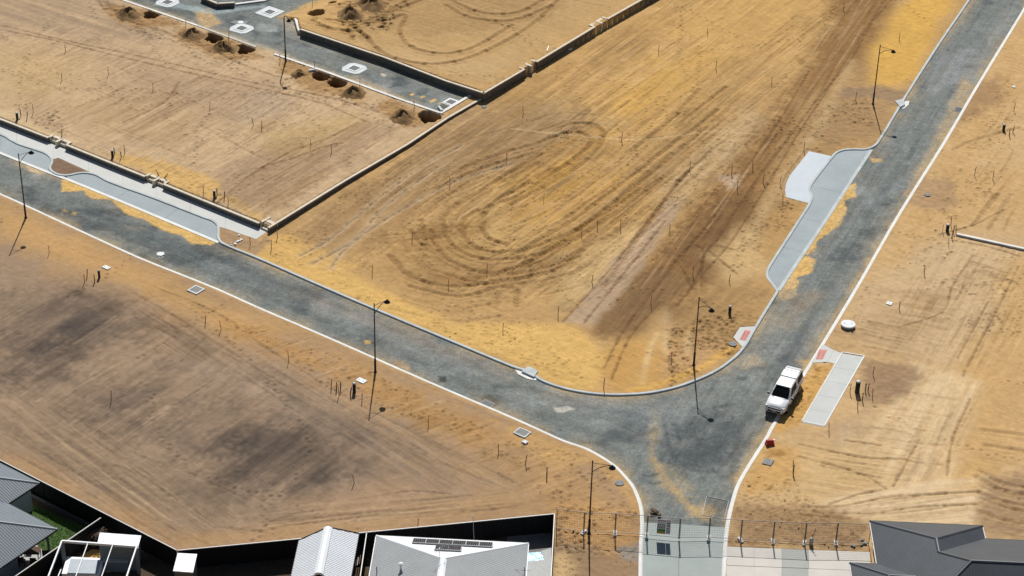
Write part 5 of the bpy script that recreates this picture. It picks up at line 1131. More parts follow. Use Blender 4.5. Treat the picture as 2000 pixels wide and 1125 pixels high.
round_lid((1431, 673), 'brown-grey round lid beside the small kerb ramp', .36, 'lid_grey', .10)
round_lid((945, 209), 'flat grey round lid at the back corner of the central lot', .26, 'lid_grey')
def street_pit(px, label, s_=.62, col=1.25, zz=BACK_Z-.02, rz=None, octo=True):
    p = G(*px, zz); t = thing('street_pit', label, 'pit', p, aL if rz is None else rz)
    poly = [(-col, -.45*col), (-.6*col, -col), (.7*col, -col*.85), (col, -.5*col), (col, .6*col), (.5*col, col), (-.7*col, col*.9), (-col, .5*col)] if octo else [(-col, -col), (col, -col), (col, col), (-col, col)]
    hole = s_/2
    MB().prism(poly, -.1, .03).build('concrete_collar', 'pit_conc', t)
    k = .17
    for c, d in (((0, hole+k/2, .045), (2*hole+2*k, k, .05)), ((0, -hole-k/2, .045), (2*hole+2*k, k, .05)), ((hole+k/2, 0, .045), (k, 2*hole, .05)), ((-hole-k/2, 0, .045), (k, 2*hole, .05))): MB().box(c, d).build('surround', 'lid_white', t)
    g = MB().box((0, 0, .040), (2*hole, 2*hole, .012)).build('pit_floor', 'sign_black', t)
    for i in range(6): MB().box((-hole+hole/6+i*hole/3, 0, .055), (.03, 2*hole-.01, .02)).build('grate_bar', 'pit_dark', t)
street_pit((327, 5), 'square street pit in a rounded pale collar near the far wall corner', .95, 1.2)
street_pit((472, 56), 'square street pit with pale collar beside a round white lid on the back street', .95, 1.2)
street_pit((527, 24), 'square street pit in a diamond collar before the sand heaps', .95, 1.2, octo=False)
street_pit((692, 134), 'square street pit with irregular pale collar midway along the back street', .95, 1.2)
street_pit((881, 200), 'square street pit by the end kerb of the back street', .85, .75, octo=False)
round_lid_p = thing('manhole_lid', 'round white lid in a dark patch on the back street', 'lid', G(470, 44, BACK_Z-.01))
MB().lathe([(.33, -.05), (.33, .05), (.3, .06), (.05, .06)], 20).build('cover', 'lid_white', round_lid_p)
MB().prism([(-1.2, -.1), (-.3, -.5), (.7, -.35), (.9, .3), (.2, .55), (-.8, .5)], -.05, .015).build('dark_patch', 'pit_dark', round_lid_p)
def gully(px, label, rz):
    t = thing('gully_grate', label, 'grate', G(*px, .0), rz)
    MB().box((0, 0, .0), (1.15, .95, .05)).build('frame', 'lid_grey', t)
    MB().box((0, 0, .029), (.85, .62, .012)).build('sump', 'sign_black', t)
    for i in range(7): MB().box((-.36+.12*i, 0, .038), (.035, .6, .02)).build('grate_bar', 'pit_dark', t)
gully((951, 789), 'dark gully grate set in brown mud against the outer kerb', aL)
gully((1872, 214), 'dark gully grate in a pale frame at the far outer kerb', aR)
def inlet(px, slab, lip, label):
    t = thing('kerb_inlet', label, 'inlet', G(*px, 0)); o = G(*px, 0)[:2]
    MB().prism([G(x, y, .17)[:2]-o for x, y in slab], .02, .19).build('cover_slab', 'kerb', t)
    MB().prism([G(x, y, .02)[:2]-o for x, y in lip], -.02, .035).build('throat_apron', 'kerb_new', t)
    a, b, c = [G(x, y, .05)[:2]-o for x, y in (lip[0], lip[1], lip[2])]
    return t
inlet((1030, 730), [(1019, 725), (1031, 715), (1051, 724), (1043, 736)], [(1006, 722), (1012, 731), (1030, 740), (1046, 743), (1050, 739), (1030, 729)], 'pale kerb inlet with raised slab before the inner corner')
inlet((1766, 204), [(1748, 197), (1764, 193), (1768, 204), (1758, 209)], [(1768, 198), (1776, 197), (1775, 204), (1766, 212), (1759, 212), (1764, 203)], 'white kerb inlet bulging into the street near the far lamp')
def tactile(quad, label, nx, ny):
    q = [G(x, y, .13) for x, y in quad]; t = thing('tactile_pad', label, 'tactile paving', (q[0][0], q[0][1], .1))
    for i in range(nx):
        for j in range(ny):
            def bl(u, v): return ((q[0]*(1-u)+q[1]*u)*(1-v) + (q[3]*(1-u)+q[2]*u)*v)[:2]-q[0][:2]
            e_ = .05
            MB().prism([bl((i+e_)/nx, (j+e_)/ny), bl((i+1-e_)/nx, (j+e_)/ny), bl((i+1-e_)/nx, (j+1-e_)/ny), bl((i+e_)/nx, (j+1-e_)/ny)], -.02, .035).build('tile', 'tactile', t)
tactile([(1455, 644), (1467, 646), (1456, 666), (1444, 663)], 'faded red tactile paving on the inner kerb ramp', 2, 5)
tactile([(1600, 682), (1616, 683), (1607, 702), (1593, 702)], 'worn pink tactile paving on the ramp joining the pale footpath', 2, 5)

# ------------------------------------------------------------------ soil heaps beside the planting holes
def heap(px, hw, label, h, mt='soil', seed=0):
    p = P(*px); r = hw/18.6; n, m_ = 28, 12; vs = []; fs = []
    rr = np.random.default_rng(seed); ph = rr.random(6)*6.28
    for i in range(m_):
        t_ = i/(m_-1)
        for k in range(n):
            a = 2*math.pi*k/n; R_ = r*(1+.10*math.sin(2*a+ph[0])+.07*math.sin(3*a+ph[1])+.05*math.sin(7*a+ph[2]))
            z = .72*h*(.5+.5*math.cos(math.pi*t_))**.8*(1+.22*math.sin(2*a+ph[3]+3*t_)+.12*math.sin(5*a+ph[5])) + .08*rr.normal()*(1-t_)
            if .1 < t_ < .5: z += .05*math.sin(9*a+ph[4])*h
            vs.append((R_*t_*math.cos(a)+.12*rr.normal()*t_*(1-t_), R_*t_*math.sin(a)+.12*rr.normal()*t_*(1-t_), z-.06*t_))
    for i in range(m_-1):
        for k in range(n): fs.append((i*n+k, (i+1)*n+k, (i+1)*n+(k+1) % n, i*n+(k+1) % n))
    o = MB().add(vs, fs).build('soil_heap', mt, None, True, loc=tuple(p)); tag(o, label, 'soil heap', 'soil heaps from the planting holes')
    return o
for i, (x, y, hw, hh, lb) in enumerate([(250, 29, 27, 1.0, 'broad dug soil heap at the far end of the back street kerb'), (376, 69, 25, .9, 'dug soil heap beside the spilled tan sand on the back street'), (436, 94, 23, .9, 'dug soil heap squeezed between two planting holes'), (584, 145, 16, .6, 'small soil heap just beside the goose-neck lamp'), (690, 182, 24, .9, 'dug soil heap beside the street pit midway along the back street'), (787, 229, 26, .95, 'dug soil heap near the end kerb of the back street'), (684, 30, 27, 1.2, 'pale steep soil heap on the highest lot'), (726, 10, 32, 1.3, 'dark wide soil heap furthest back on the highest lot')]):
    heap((x, y), hw*1.25, lb, hh*1.05, seed=i)
def pebble_bits(name, label, cat, px, n, mt, spread, size, seed):
    p = P(*px); r = np.random.default_rng(seed); t = thing(name, label, cat, p)
    for i in range(n):
        c = r.normal(size=2)*spread; s_ = size*r.uniform(.6, 1.5)
        m_ = MB().box((c[0], c[1], s_*.25), (s_, s_*.7, s_*.5), r.random()*3); m_.v = [(v[0]+r.normal()*s_*.12, v[1]+r.normal()*s_*.12, v[2]) for v in m_.v]
        m_.build('piece', mt, t)
pebble_bits('rubbish', 'crumpled brown and white rubbish lying on the street by the site fence', 'rubbish', (1279, 1001), 7, 'brown', .22, .28, 1)
pebble_bits('broken_concrete', 'few pale broken concrete bits in the left lot\'s path nib', 'rubble', (462, 470), 9, 'lid_white', .5, .16, 2)
pebble_bits('broken_concrete', 'few broken blocks and sticks in brown sand beside the dark house', 'rubble', (1687, 1068), 6, 'lid_grey', .5, .26, 3)
sc = G(314, 497, .02); o = MB().prism([(-.3, -.25), (.1, -.33), (.35, -.05), (.25, .3), (-.15, .35), (-.36, .1)], 0, .07).build('plaster_spill', 'lid_white', loc=tuple(sc)); tag(o, 'small white dried plaster spill on the left street', 'spill')
tim = thing('timber_batten', 'white batten lying beside the highest lot\'s wall', 'batten', P(1070, 96), ang((1067, 102), (1072, 88)))
MB().box((0, 0, .06), (1.3, .09, .09)).build('batten', 'white_paint', tim)
bx_ = thing('foam_box', 'small white foam block dropped in the central lot by the high wall', 'rubbish', P(1113, 97), .4)
MB().box((0, 0, .1), (.45, .28, .2)).build('block', 'lid_white', bx_)
pl = thing('kerb_offcut', 'short pale kerb offcut lying at the back street\'s end kerb', 'offcut', G(860, 214, BACK_Z), ang((856, 209), (864, 218)))
MB().box((0, 0, .1), (1.0, .22, .22)).build('offcut', 'pit_conc', pl)
pl = thing('kerb_offcut', 'pale kerb offcut tipped beside a planting hole near the goose-neck lamp', 'offcut', P(610, 139), ang((604, 138), (616, 136)))
MB().box((0, 0, .1), (.8, .22, .24)).build('offcut', 'pit_conc', pl)
# red water barrier
rb = thing('water_barrier', 'small red plastic barrier tipped beside the outer kerb', 'barrier', P(1503, 868), .3)
MB().add([(-.35, -.25, 0), (.35, -.25, 0), (.35, .25, 0), (-.35, .25, 0), (-.28, -.08, .5), (.28, -.08, .42), (.28, .08, .42), (-.28, .08, .5)], [(3, 2, 1, 0), (4, 5, 6, 7), (0, 1, 5, 4), (1, 2, 6, 5), (2, 3, 7, 6), (3, 0, 4, 7)]).build('shell', 'red', rb)
MB().box((.36, .0, .36), (.14, .10, .10), .3).build('spout', 'white_tag', rb)

# ------------------------------------------------------------------ wire site fence
posts = [((1086, 1034), None), ((1140, 1041), 'y'), ((1201, 1043), 'y'), ((1263, 1047), 'y'), ((1326, 1053), None), ((1384, 1052), 'y'), ((1446, 1056), 'y'), ((1509, 1059), 'y'), ((1571, 1062), 'y'), ((1632, 1062), 'y'), ((1697, 1064), None)]
where = ['fixed to the dark yard fence corner', 'left of the corner lamp pole\'s foot', 'crossing the pale kerb at the concrete apron', 'carrying the site sign over the apron', 'on the apron right of the site sign', 'crossing the right kerb of the apron', 'over churned sand beside the apron', 'before the first driveway slabs', 'beside the grey bollard', 'ending at the dark house']
wires_tpl = None
for i in range(len(posts)-1):
    a = P(*posts[i][0]); b = P(*posts[i+1][0]); d = (b-a)[:2]; L = np.linalg.norm(d)
    t = thing('fence_panel', 'wire mesh site fence panel ' + where[i], 'fence panel', (a[0], a[1], min(a[2], b[2])), math.atan2(d[1], d[0]), 'site fence panels')
    H = 2.0
    for x in (.03, L-.03): MB().tube([(x, 0, .03), (x, 0, H)], .03, 6).build('post', 'galv', t)
    for z in (.15, H-.04, 1.95 if False else .17): 
        if z != .17: MB().tube([(.05, 0, z), (L-.05, 0, z)], .024, 6).build('rail', 'galv', t)
    wm = MB(); nxw = int(L/.12)
    for k in range(1, nxw): wm.tube([(k*L/nxw, .0, .16), (k*L/nxw, .0, H-.05)], .005, 3, cap=False)
    for k in range(1, 8): wm.tube([(.05, .006, .15+k*.225), (L-.05, .006, .15+k*.225)], .006, 3, cap=False)
    wm.build('mesh', 'wire', t)
bw = ['between the yard corner and the lamp pole', 'in sand right of the corner lamp pole', 'on the left kerb beside the site sign', 'on the apron near the loose steel panel', 'right of the apron\'s right kerb', 'by the joint of the first driveway slabs', 'beside the grey bollard', 'closest to the dark house']
for (px, f) in posts:
    if f:
        p = P(*px); t = thing('foot_block', 'white concrete foot block of the site fence ' + bw.pop(0), 'foot block', p, 1.35+random.gauss(0, .35), 'site fence foot blocks')
        MB().box((0, 0, .07), (.62, .24, .14)).build('block', 'block', t)
        MB().box((0, 0, .16), (.30, .20, .05)).build('raised_rib', 'block', t)
        MB().lathe([(.03, .14), (.03, .26)], 8).build('socket', 'galv', t)
# sign boards hung on the fence
a = P(1263, 1047); b = P(1326, 1053); d = (b-a)[:2]; L = np.linalg.norm(d); rz = math.atan2(d[1], d[0])
sg = thing('site_sign', 'site entry sign boards with green and orange bands hung on the fence', 'sign', (a[0], a[1], a[2]), rz)
bd = MB().box((L*.5-.16, -.04, 1.08), (.66, .015, 1.35)).build('main_board', 'sign_white', sg)
bd2 = MB().box((L*.5+.36, -.04, 1.08), (.34, .015, 1.35)).build('side_board', 'sign_white', sg)
def band(par, x, z, w, h, mt): MB().box((x, -.052, z), (w, .008, h)).build('printed_band', mt, par)
x0 = L*.5-.16
for z, h, mt in ((.50, .20, 'sign_orange'), (.72, .22, 'sign_green'), (1.10, .035, 'sign_red'), (1.62, .05, 'sign_red')): band(bd, x0, z, .64, h, mt)
for k in range(5): band(bd, x0-.25+.12*k, .98, .05, .14, 'sign_black')
for k in range(4): band(bd, x0-.23+.15*k, 1.25, .09, .08, 'sign_black')
for k in range(3): band(bd, x0-.2+.2*k, .72, .08, .07, 'sign_white')
x1 = L*.5+.36
for z, h, mt in ((1.45, .06, 'sign_black'), (1.15, .06, 'sign_red'), (.93, .07, 'sign_red'), (.60, .05, 'sign_black'), (1.68, .05, 'sign_red'), (1.28, .05, 'sign_black'), (.77, .04, 'sign_black')): band(bd2, x1, z, .28, h, mt)
# loose panel lying on the street
q = [G(x, y, .03) for x, y in [(1380, 969), (1423, 978), (1415, 1013), (1372, 1006)]]
lp = thing('loose_panel', 'pale steel fence panel lying flat on the street inside the gate', 'fence panel', q[3])
w = [p-q[3] for p in q]
for a, b in zip(w, w[1:]+w[:1]): MB().tube([tuple(a), tuple(b)], .018, 6).build('frame_tube', 'grey_cap', lp)
wm = MB()
for k in range(1, 12): u = k/12; wm.tube([tuple(w[0]*(1-u)+w[1]*u), tuple(w[3]*(1-u)+w[2]*u)], .004, 3, cap=False); wm.tube([tuple(w[0]*(1-u)+w[3]*u), tuple(w[1]*(1-u)+w[2]*u)], .004, 3, cap=False)
wm.build('mesh', 'wire', lp)
bo = thing('bollard', 'grey bollard with a leaning red flagged rod behind the site fence', 'bollard', P(1584, 1064))
MB().lathe([(.16, -.1), (.16, .55), (.13, .62), (.04, .66)], 14).build('post', 'grey_cap', bo, True)
MB().tube([(0, 0, .5), (.22, .1, 1.5)], .02, 6).build('rod', 'galv', bo)
MB().add([(.08, .02, .85), (-.08, -.02, .78), (.12, .02, 1.1)], [(0, 1, 2)]).add([(.08, .03, .85), (-.08, -.01, .78), (.12, .03, 1.1)], [(2, 1, 0)]).build('flag', 'red', bo)

# ------------------------------------------------------------------ yard fences of dark steel sheet
def sheet_fence(label, px, zt=1.9, z0=.0):
    q = [G(x, y, zt)[:2] for x, y in px]; t = thing('yard_fence', label, 'fence', (q[0][0], q[0][1], z0))
    for a, b in zip(q[:-1], q[1:]):
        L = np.linalg.norm(b-a); n = max(1, int(round(L/2.37))); d = (b-a)/L; th = math.atan2(d[1], d[0]); nn = np.array([-d[1], d[0]])
        for i in range(n):
            p0 = a+d*L*i/n-q[0]; w_ = L/n
            m_ = MB(); k = 12; vs = []; fs = []
            for j in range(k*2+1):
                x = w_*j/(k*2); off = .018 if (j//1) % 2 == 0 else -.018
                for z in (.03, zt-z0-.05): vs.append((*(p0+d*x+nn*off), z))
            for j in range(k*2): fs.append((2*j, 2*j+2, 2*j+3, 2*j+1))
            m_.add(vs, fs).build('sheet', 'fence_sheet', t)
            c = p0+d*w_/2
            MB().box((c[0], c[1], zt-z0-.03), (w_-.01, .07, .055), th).build('top_rail', 'fence_cap', t)
            MB().box((c[0], c[1], .05), (w_-.06, .05, .05), th).build('bottom_rail', 'fence_sheet', t)
            MB().box((p0[0], p0[1], (zt-z0)/2-.03), (.055, .085, zt-z0-.07), th).build('post', 'fence_sheet', t)
    return t
sheet_fence('long dark steel yard fence running behind the left houses', [(-110, 842), (0, 898), (345, 1074)])
sheet_fence('dark steel yard fence running behind the gable shed and solar house to the corner', [(347, 1074.5), (716, 1039), (1083, 1003), (1074, 1170)])
sheet_fence('dark fence between the green lawn yard and the pergola yard', [(197, 1010.5), (30, 1125), (-20, 1160)])
sheet_fence('short dark side fence between the gable shed and the solar house', [(716, 1041), (700, 1150)])

# ------------------------------------------------------------------ houses
def plane_of(pts):
    p = [Vector(tuple(map(float, q))) for q in pts]; n = (p[1]-p[0]).cross(p[2]-p[0]).normalized()
    if n.z < 0: n = -n
    return p[0], n
def roof_plane(pts, mt, par, spacing=.25, rib=.03, name='roof', smooth=False, ribw=.03):
    o, n = plane_of(pts); up = (Vector((0, 0, 1))-n*n.z).normalized(); al = up.cross(n).normalized()
    uv = [((Vector(tuple(map(float, p)))-o).dot(al), (Vector(tuple(map(float, p)))-o).dot(up)) for p in pts]
    m_ = MB(); N = len(pts)
    top = [tuple(map(float, p)) for p in pts]; bot = [tuple(Vector(p)-n*.06) for p in top]
    m_.add(top+bot, [tuple(range(N)), tuple(range(N, 2*N))[::-1]] + [(i, i+N, (i+1) % N+N, (i+1) % N) for i in range(N)])
    u0, u1 = min(p[0] for p in uv), max(p[0] for p in uv); u = u0+spacing/2
    while u < u1:
        hit = []
        for i in range(N):
            a, b = uv[i], uv[(i+1) % N]
            if (a[0]-u)*(b[0]-u) < 0: hit.append(a[1]+(b[1]-a[1])*(u-a[0])/(b[0]-a[0]))
        hit.sort()
        for s0, s1 in zip(hit[0::2], hit[1::2]):
            if s1-s0 < .08: continue
            q = lambda du, s_, h: tuple(o+al*(u+du)+up*s_+n*h)
            m_.add([q(-ribw, s0, 0), q(0, s0, rib), q(ribw, s0, 0), q(-ribw, s1, 0), q(0, s1, rib), q(ribw, s1, 0)], [(0, 1, 4, 3), (1, 2, 5, 4)])
        u += spacing
    ob = m_.build(name, mt, par); return ob
def cap_line(a, b, mt, par, r=.09, name='ridge_cap', lift=.05):
    a = Vector(tuple(map(float, a))); b = Vector(tuple(map(float, b))); d = (b-a).normalized(); s_ = d.cross(Vector((0, 0, 1))).normalized(); u = s_.cross(d)
    vs = []
    for p in (a, b): vs += [tuple(p+s_*r*1.6-u*.03), tuple(p+s_*r*.5+u*lift), tuple(p-s_*r*.5+u*lift), tuple(p-s_*r*1.6-u*.03)]
    MB().add(vs, [(0, 1, 5, 4), (1, 2, 6, 5), (2, 3, 7, 6), (0, 4, 7, 3), (3, 2, 1, 0), (4, 5, 6, 7)]).build(name, mt, par)
def gutter(a, b, mt, par, w=.12):
    a = np.asarray(a, float); b = np.asarray(b, float); d = b-a; L = np.linalg.norm(d); c = (a+b)/2
    MB().box((c[0], c[1], c[2]-.07), (L, w, .13), math.atan2(d[1], d[0])).build('gutter', mt, par)
ZE = 2.7
# dark-roofed house on the right
dh = thing('house', 'house with dark charcoal steel roof beside the right-hand driveway', 'house')
ax = np.array([math.cos(math.radians(-1.8)), math.sin(math.radians(-1.8)), 0]); ay = np.array([-ax[1], ax[0], 0])
O = G(1699, 1017, ZE)
def hp(u, v, z): return O+ax*u-ay*v+np.array([0, 0, z-ZE])
pt = .46; W1 = 8.35; dv_ = 1.55; D_ = 6.1; rL = W1/2; back = 15.0; far = 24.0
r1 = ZE+pt*rL; r2 = ZE+pt*D_
A0 = hp(0, 0, ZE); A1 = hp(W1, 0, ZE); A2 = hp(rL, rL, r1); A3 = hp(rL, dv_+rL, r1); A4 = hp(W1, dv_, ZE); A5 = hp(D_, dv_+D_, r2); A6 = hp(far, dv_+D_, r2); A7 = hp(far, dv_, ZE); A8 = hp(0, dv_+2*D_, ZE); A9 = hp(far, dv_+2*D_, ZE)
roof_plane([A0, A1, A2], 'roof_dark', dh, .2, .010); roof_plane([A0, A2, A3, A5, A8], 'roof_dark', dh, .2, .010); roof_plane([A1, A4, A3, A2], 'roof_dark', dh, .2, .010); roof_plane([A4, A7, A6, A5, A3], 'roof_dark', dh, .2, .010); roof_plane([A8, A5, A6, A9], 'roof_dark', dh, .2, .010)
for a, b in ((A0, A2), (A1, A2), (A2, A3), (A3, A5), (A5, A6), (A8, A5)): cap_line(a, b, 'roof_dark', dh)
for a, b, mt in ((A0, A1, 'fence_sheet'), (A0, A8, 'fence_cap'), (A1, A4, 'fence_cap'), (A4, A7, 'fence_sheet')): gutter(a, b, mt, dh)
MB().prism([hp(.45, .45, 0), hp(W1-.45, .45, 0), hp(W1-.45, dv_+.45, 0), hp(far-.4, dv_+.45, 0), hp(far-.4, dv_+2*D_-.4, 0), hp(.45, dv_+2*D_-.4, 0)], -.1, ZE-.12).build('wall', 'dark_wall', dh)
for u in (2.0, 5.0): c = hp(u, .43, 1.5); f_ = MB().box(tuple(c), (1.5, .06, 1.2), math.radians(-1.8)).build('window', 'alu', dh); c2 = hp(u, .395, 1.5); MB().box(tuple(c2), (1.4, .02, 1.1), math.radians(-1.8)).build('pane', 'glass', f_)
B0 = G(1660, 1099, ZE); Bo = B0-O; bu, bv = float(Bo@ax), float(-Bo@ay)
def bp_(u, v, z): return hp(bu+u, bv+v, z)
wB = 5.0; z3 = ZE+.42*wB/2
C0, C1, C2, C3, C4, C5 = bp_(0, 0, ZE), bp_(wB+2.4, 0, ZE+.0), bp_(wB/2, wB/2, z3), bp_(wB+3.2, wB/2, z3), bp_(0, wB, ZE), bp_(wB+2.4, wB, ZE)
roof_plane([C0, C1, C3, C2], 'roof_dark', dh, .2, .010); roof_plane([C0, C2, C4], 'roof_dark', dh, .2, .010); roof_plane([C4, C2, C3, C5], 'roof_dark', dh, .2, .010)
for a, b in ((C0, C2), (C2, C3), (C4, C2)): cap_line(a, b, 'roof_dark', dh)
gutter(C0, C1, 'fence_sheet', dh); gutter(C0, C4, 'fence_cap', dh)
MB().prism([bp_(.4, .4, 0), bp_(wB, .4, 0), bp_(wB, wB-.4, 0), bp_(.4, wB-.4, 0)], -.1, ZE-.13).build('wall', 'dark_wall', dh)

# grey-roofed house with solar panels
sh = thing('house', 'house with light grey steel hip roof carrying solar panels', 'house')
E0 = G(735, 1046, ZE); E1 = G(1032, 1061, ZE); exd = (E1-E0); LE = np.linalg.norm(exd); ex = exd/LE; ey = np.array([ex[1], -ex[0], 0])
apd = 4.95; apu = LE*.475; zr = ZE+2.22; bl_ = 13.0
F0, F1 = E0, E1; AP = E0+ex*apu+ey*apd+np.array([0, 0, zr-ZE]); AP2 = AP+ey*(bl_-apd); F2 = E1+ey*bl_; F3 = E0+ey*bl_
roof_plane([F0, F1, AP], 'roof_white', sh, .25, .012); roof_plane([F0, AP, AP2, F3], 'roof_grey', sh, .2, .014); roof_plane([F1, F2, AP2, AP], 'roof_grey', sh, .2, .014)  # sunlit look of the far slope put into its paler sheet colour
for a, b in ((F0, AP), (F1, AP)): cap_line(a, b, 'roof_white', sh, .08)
cap_line(AP, AP2, 'roof_white', sh, .17)
gutter(F0, F1, 'roof_grey', sh); gutter(F0, F3, 'roof_white', sh, .10); gutter(F1, F2, 'roof_white', sh, .10)
MB().prism([F0+ex*.45+ey*.45, F1-ex*.45+ey*.45, F2-ex*.45, F3+ex*.45], -.1, ZE-.12).build('wall', 'render', sh)
for u in (2.5, 7.5): c = F0+ex*u+ey*.43; f_ = MB().box((c[0], c[1], 1.5), (1.6, .06, 1.2), math.atan2(ex[1], ex[0])).build('window', 'alu', sh); MB().box((c[0]-ey[0]*.035, c[1]-ey[1]*.035, 1.5), (1.5, .02, 1.1), math.atan2(ex[1], ex[0])).build('pane', 'glass', f_)
def onplane(px, py, pts):
    o, n = plane_of(pts); d = CF*CAM_F + CR*(px-1000) - CU*(py-562.5); d = Vector(tuple(d)); c = Vector((0, 0, CAM_H)); t = (o-c).dot(n)/d.dot(n); return c+d*t, n
lp_ = [F0, AP, AP2, F3]
v0, n0 = onplane(783, 1112, lp_)
MB().tube([tuple(v0-Vector((0, 0, .1))), tuple(v0+Vector((0, 0, .45)))], .09, 10).build('flue', 'roof_white', sh)
MB().lathe([(.05, .42), (.17, .45), (.17, .53), (.05, .60)], 12, tuple(v0)).build('flue_cowl', 'roof_white', sh)
v1, _ = onplane(736, 1118, lp_); MB().tube([tuple(v1-Vector((0, 0, .1))), tuple(v1+Vector((0, 0, .55)))], .035, 8).build('vent_pipe', 'dark_plastic', sh)
farp = [F0, F1, AP]
o_, nf = plane_of(farp); upf = (Vector((0, 0, 1))-nf*nf.z).normalized(); alf = Vector(tuple(ex))
def solar(p, idx):
    t = thing('solar_panel', 'dark solar panel in the long row of six on the grey roof', 'solar panel', tuple(p), 0, 'solar panels on the grey roof')
    w_, h_ = 1.0, 1.18
    Mx = Matrix((alf, upf, nf)).transposed()
    def bx3(c, s_): 
        m_ = MB().box((0, 0, 0), s_); m_.v = [tuple(Mx @ (Vector(v)+Vector(c))) for v in m_.v]; return m_
    fr = bx3((0, 0, .12), (w_, h_, .035)).build('frame', 'alu', t)
    for i in range(6):
        for j in range(10): bx3((-w_/2+.045+(i+.5)*(w_-.09)/6, -h_/2+.045+(j+.5)*(h_-.09)/10, .142), ((w_-.09)/6-.010, (h_-.09)/10-.010, .012)).build('cell', 'solar', fr) if False else None
    cells = MB()
    for i in range(6):
        for j in range(10):
            b_ = bx3((-w_/2+.045+(i+.5)*(w_-.09)/6, -h_/2+.045+(j+.5)*(h_-.09)/10, .142), ((w_-.09)/6-.010, (h_-.09)/10-.010, .012)); cells.add(b_.v, b_.f)
    cells.build('cells', 'solar', t)['kind'] = 'stuff'
    for s_ in (-.36, .36): bx3((0, s_, .05), (w_+.06, .05, .09)).build('mounting_rail', 'alu', t)
    return t
pa, _ = onplane(819, 1059, farp); pb, _ = onplane(949, 1066, farp)
s0 = solar(pa, 0)
for i in range(1, 6): c = copy_tree(s0); c.location = pa.lerp(pb, i/5)
pc, _ = onplane(863, 1072.5, farp); pd, _ = onplane(888, 1073.7, farp)
for p in (pc, pd): c = copy_tree(s0); c.location = p; c['label'] = 'dark solar panel in the short pair below the row of six'; c['group'] = 'pair of solar panels on the grey roof'
an = thing('aerial', 'television aerial on a mast at the grey roof\'s ridge junction', 'aerial', tuple(AP+np.array([-.25, .0, 0])))
MB().tube([(0, 0, -.2), (0, 0, .95)], .02, 6).build('mast', 'alu', an)
MB().tube([(-.3, -.25, .75), (.45, .4, .95)], .013, 5).build('boom', 'alu', an)
for k in range(6): t_ = k/5; c = np.array([-.3+.75*t_, -.25+.65*t_, .75+.2*t_]); MB().tube([tuple(c+np.array([-.2, .23, 0])*(1.1-.4*t_)), tuple(c-np.array([-.2, .23, 0])*(1.1-.4*t_))], .008, 4).build('element', 'alu', an)
an2 = thing('aerial', 'thin dark aerial near the grey roof\'s pool-side gutter', 'aerial', tuple(onplane(1024, 1120, [F1, F2, AP2])[0]))
MB().tube([(0, 0, -.1), (0, 0, .6)], .03, 6).build('mast', 'dark_plastic', an2)
MB().tube([(-.9, .1, .25), (.45, -.05, .3)], .012, 5).tube([(-.9, .1, .25), (-.75, -.2, .0)], .01, 5).build('boom', 'dark_plastic', an2)
rod = thing('flag_pole', 'thin white rod standing behind the solar roof against the dark fence', 'pole', G(926, 1056, .1)); MB().tube([(0, 0, 0), (-.12, .05, 2.4)], .025, 6).build('rod', 'white_paint', rod); MB().lathe([(.06, -.05), (.06, .1)], 8).build('socket', 'galv', rod)
# pool behind it
po = thing('swimming_pool', 'small turquoise pool with pale coping between the grey house and corner fence', 'pool', G(1050, 1090, .1))
oo = G(1050, 1090, .1)
def L2(pts, z): return [G(x, y, z)[:2]-oo[:2] for x, y in pts]
wq = L2([(1020, 1081), (1056, 1077), (1064, 1093), (1022, 1098)], .1)
MB().prism(L2([(1056, 1077), (1077, 1070), (1075, 1170), (1030, 1170), (1020, 1150), (1020, 1098), (1064, 1093)], .14), -.1, .06).build('coping', 'pool_coping', po)
MB().prism(wq, -.6, .02).build('water', 'water', po)
MB().prism(L2([(990, 1040), (1076, 1032), (1077, 1070), (1056, 1077), (1020, 1081), (990, 1081)], .12), -.1, .03).build('paving', 'yard', po)
# gable shed
gs = thing('gable_shed', 'gabled shed with pale ribbed steel roof and broad ridge cap', 'shed')
a0 = G(584, 1055, 2.6); a1 = G(701, 1042, 2.6); rA = (a0+a1)/2; rA = np.array([rA[0]-.03, rA[1]-.12, 3.6])
yd = np.array([-.040, -1, 0]); Ls = 5.6
b0, b1, rB = a0+yd*(Ls-.6), a1+yd*(Ls+.4), rA+yd*5.25
roof_plane([a0, rA, rB, b0], 'roof_white', gs, .19, .026, ribw=.04); roof_plane([rA, a1, b1, rB], 'roof_white', gs, .19, .026, ribw=.04)
cap_line(rA, rB, 'roof_white', gs, .20, lift=.09)
for a, b in ((a0, rA), (rA, a1)): cap_line(a, b, 'fence_sheet', gs, .05, 'barge_board', .05)
gutter(a0, b0, 'fence_sheet', gs, .08); gutter(a1, b1, 'fence_sheet', gs, .08)
inx = np.array([.2, -.25, 0])
MB().add([(*(a0+np.array([.2, -.25, 0]))[:2], -.1), (*(a1+np.array([-.2, -.25, 0]))[:2], -.1), (*(b1+np.array([-.2, .2, 0]))[:2], -.1), (*(b0+np.array([.2, .2, 0]))[:2], -.1), (*(a0+np.array([.2, -.25, 0]))[:2], 2.5), (*(a1+np.array([-.2, -.25, 0]))[:2], 2.5), (*(b1+np.array([-.2, .2, 0]))[:2], 2.5), (*(b0+np.array([.2, .2, 0]))[:2], 2.5)], [(3, 2, 1, 0), (4, 5, 6, 7), (0, 1, 5, 4), (1, 2, 6, 5), (2, 3, 7, 6), (3, 0, 4, 7)]).build('wall', 'dark_wall', gs)
bin_ = thing('pipe_rack', 'rust-brown pipes and planks stored between shed and side fence', 'pipe rack', G(699, 1095, .1))
for k in range(4): MB().tube([(-.25+.15*k, -1.2, .3+.12*k), (-.2+.15*k, 1.4, .25+.1*k)], .04, 6).build('pipe', 'brown' if k % 2 else 'galv', bin_)
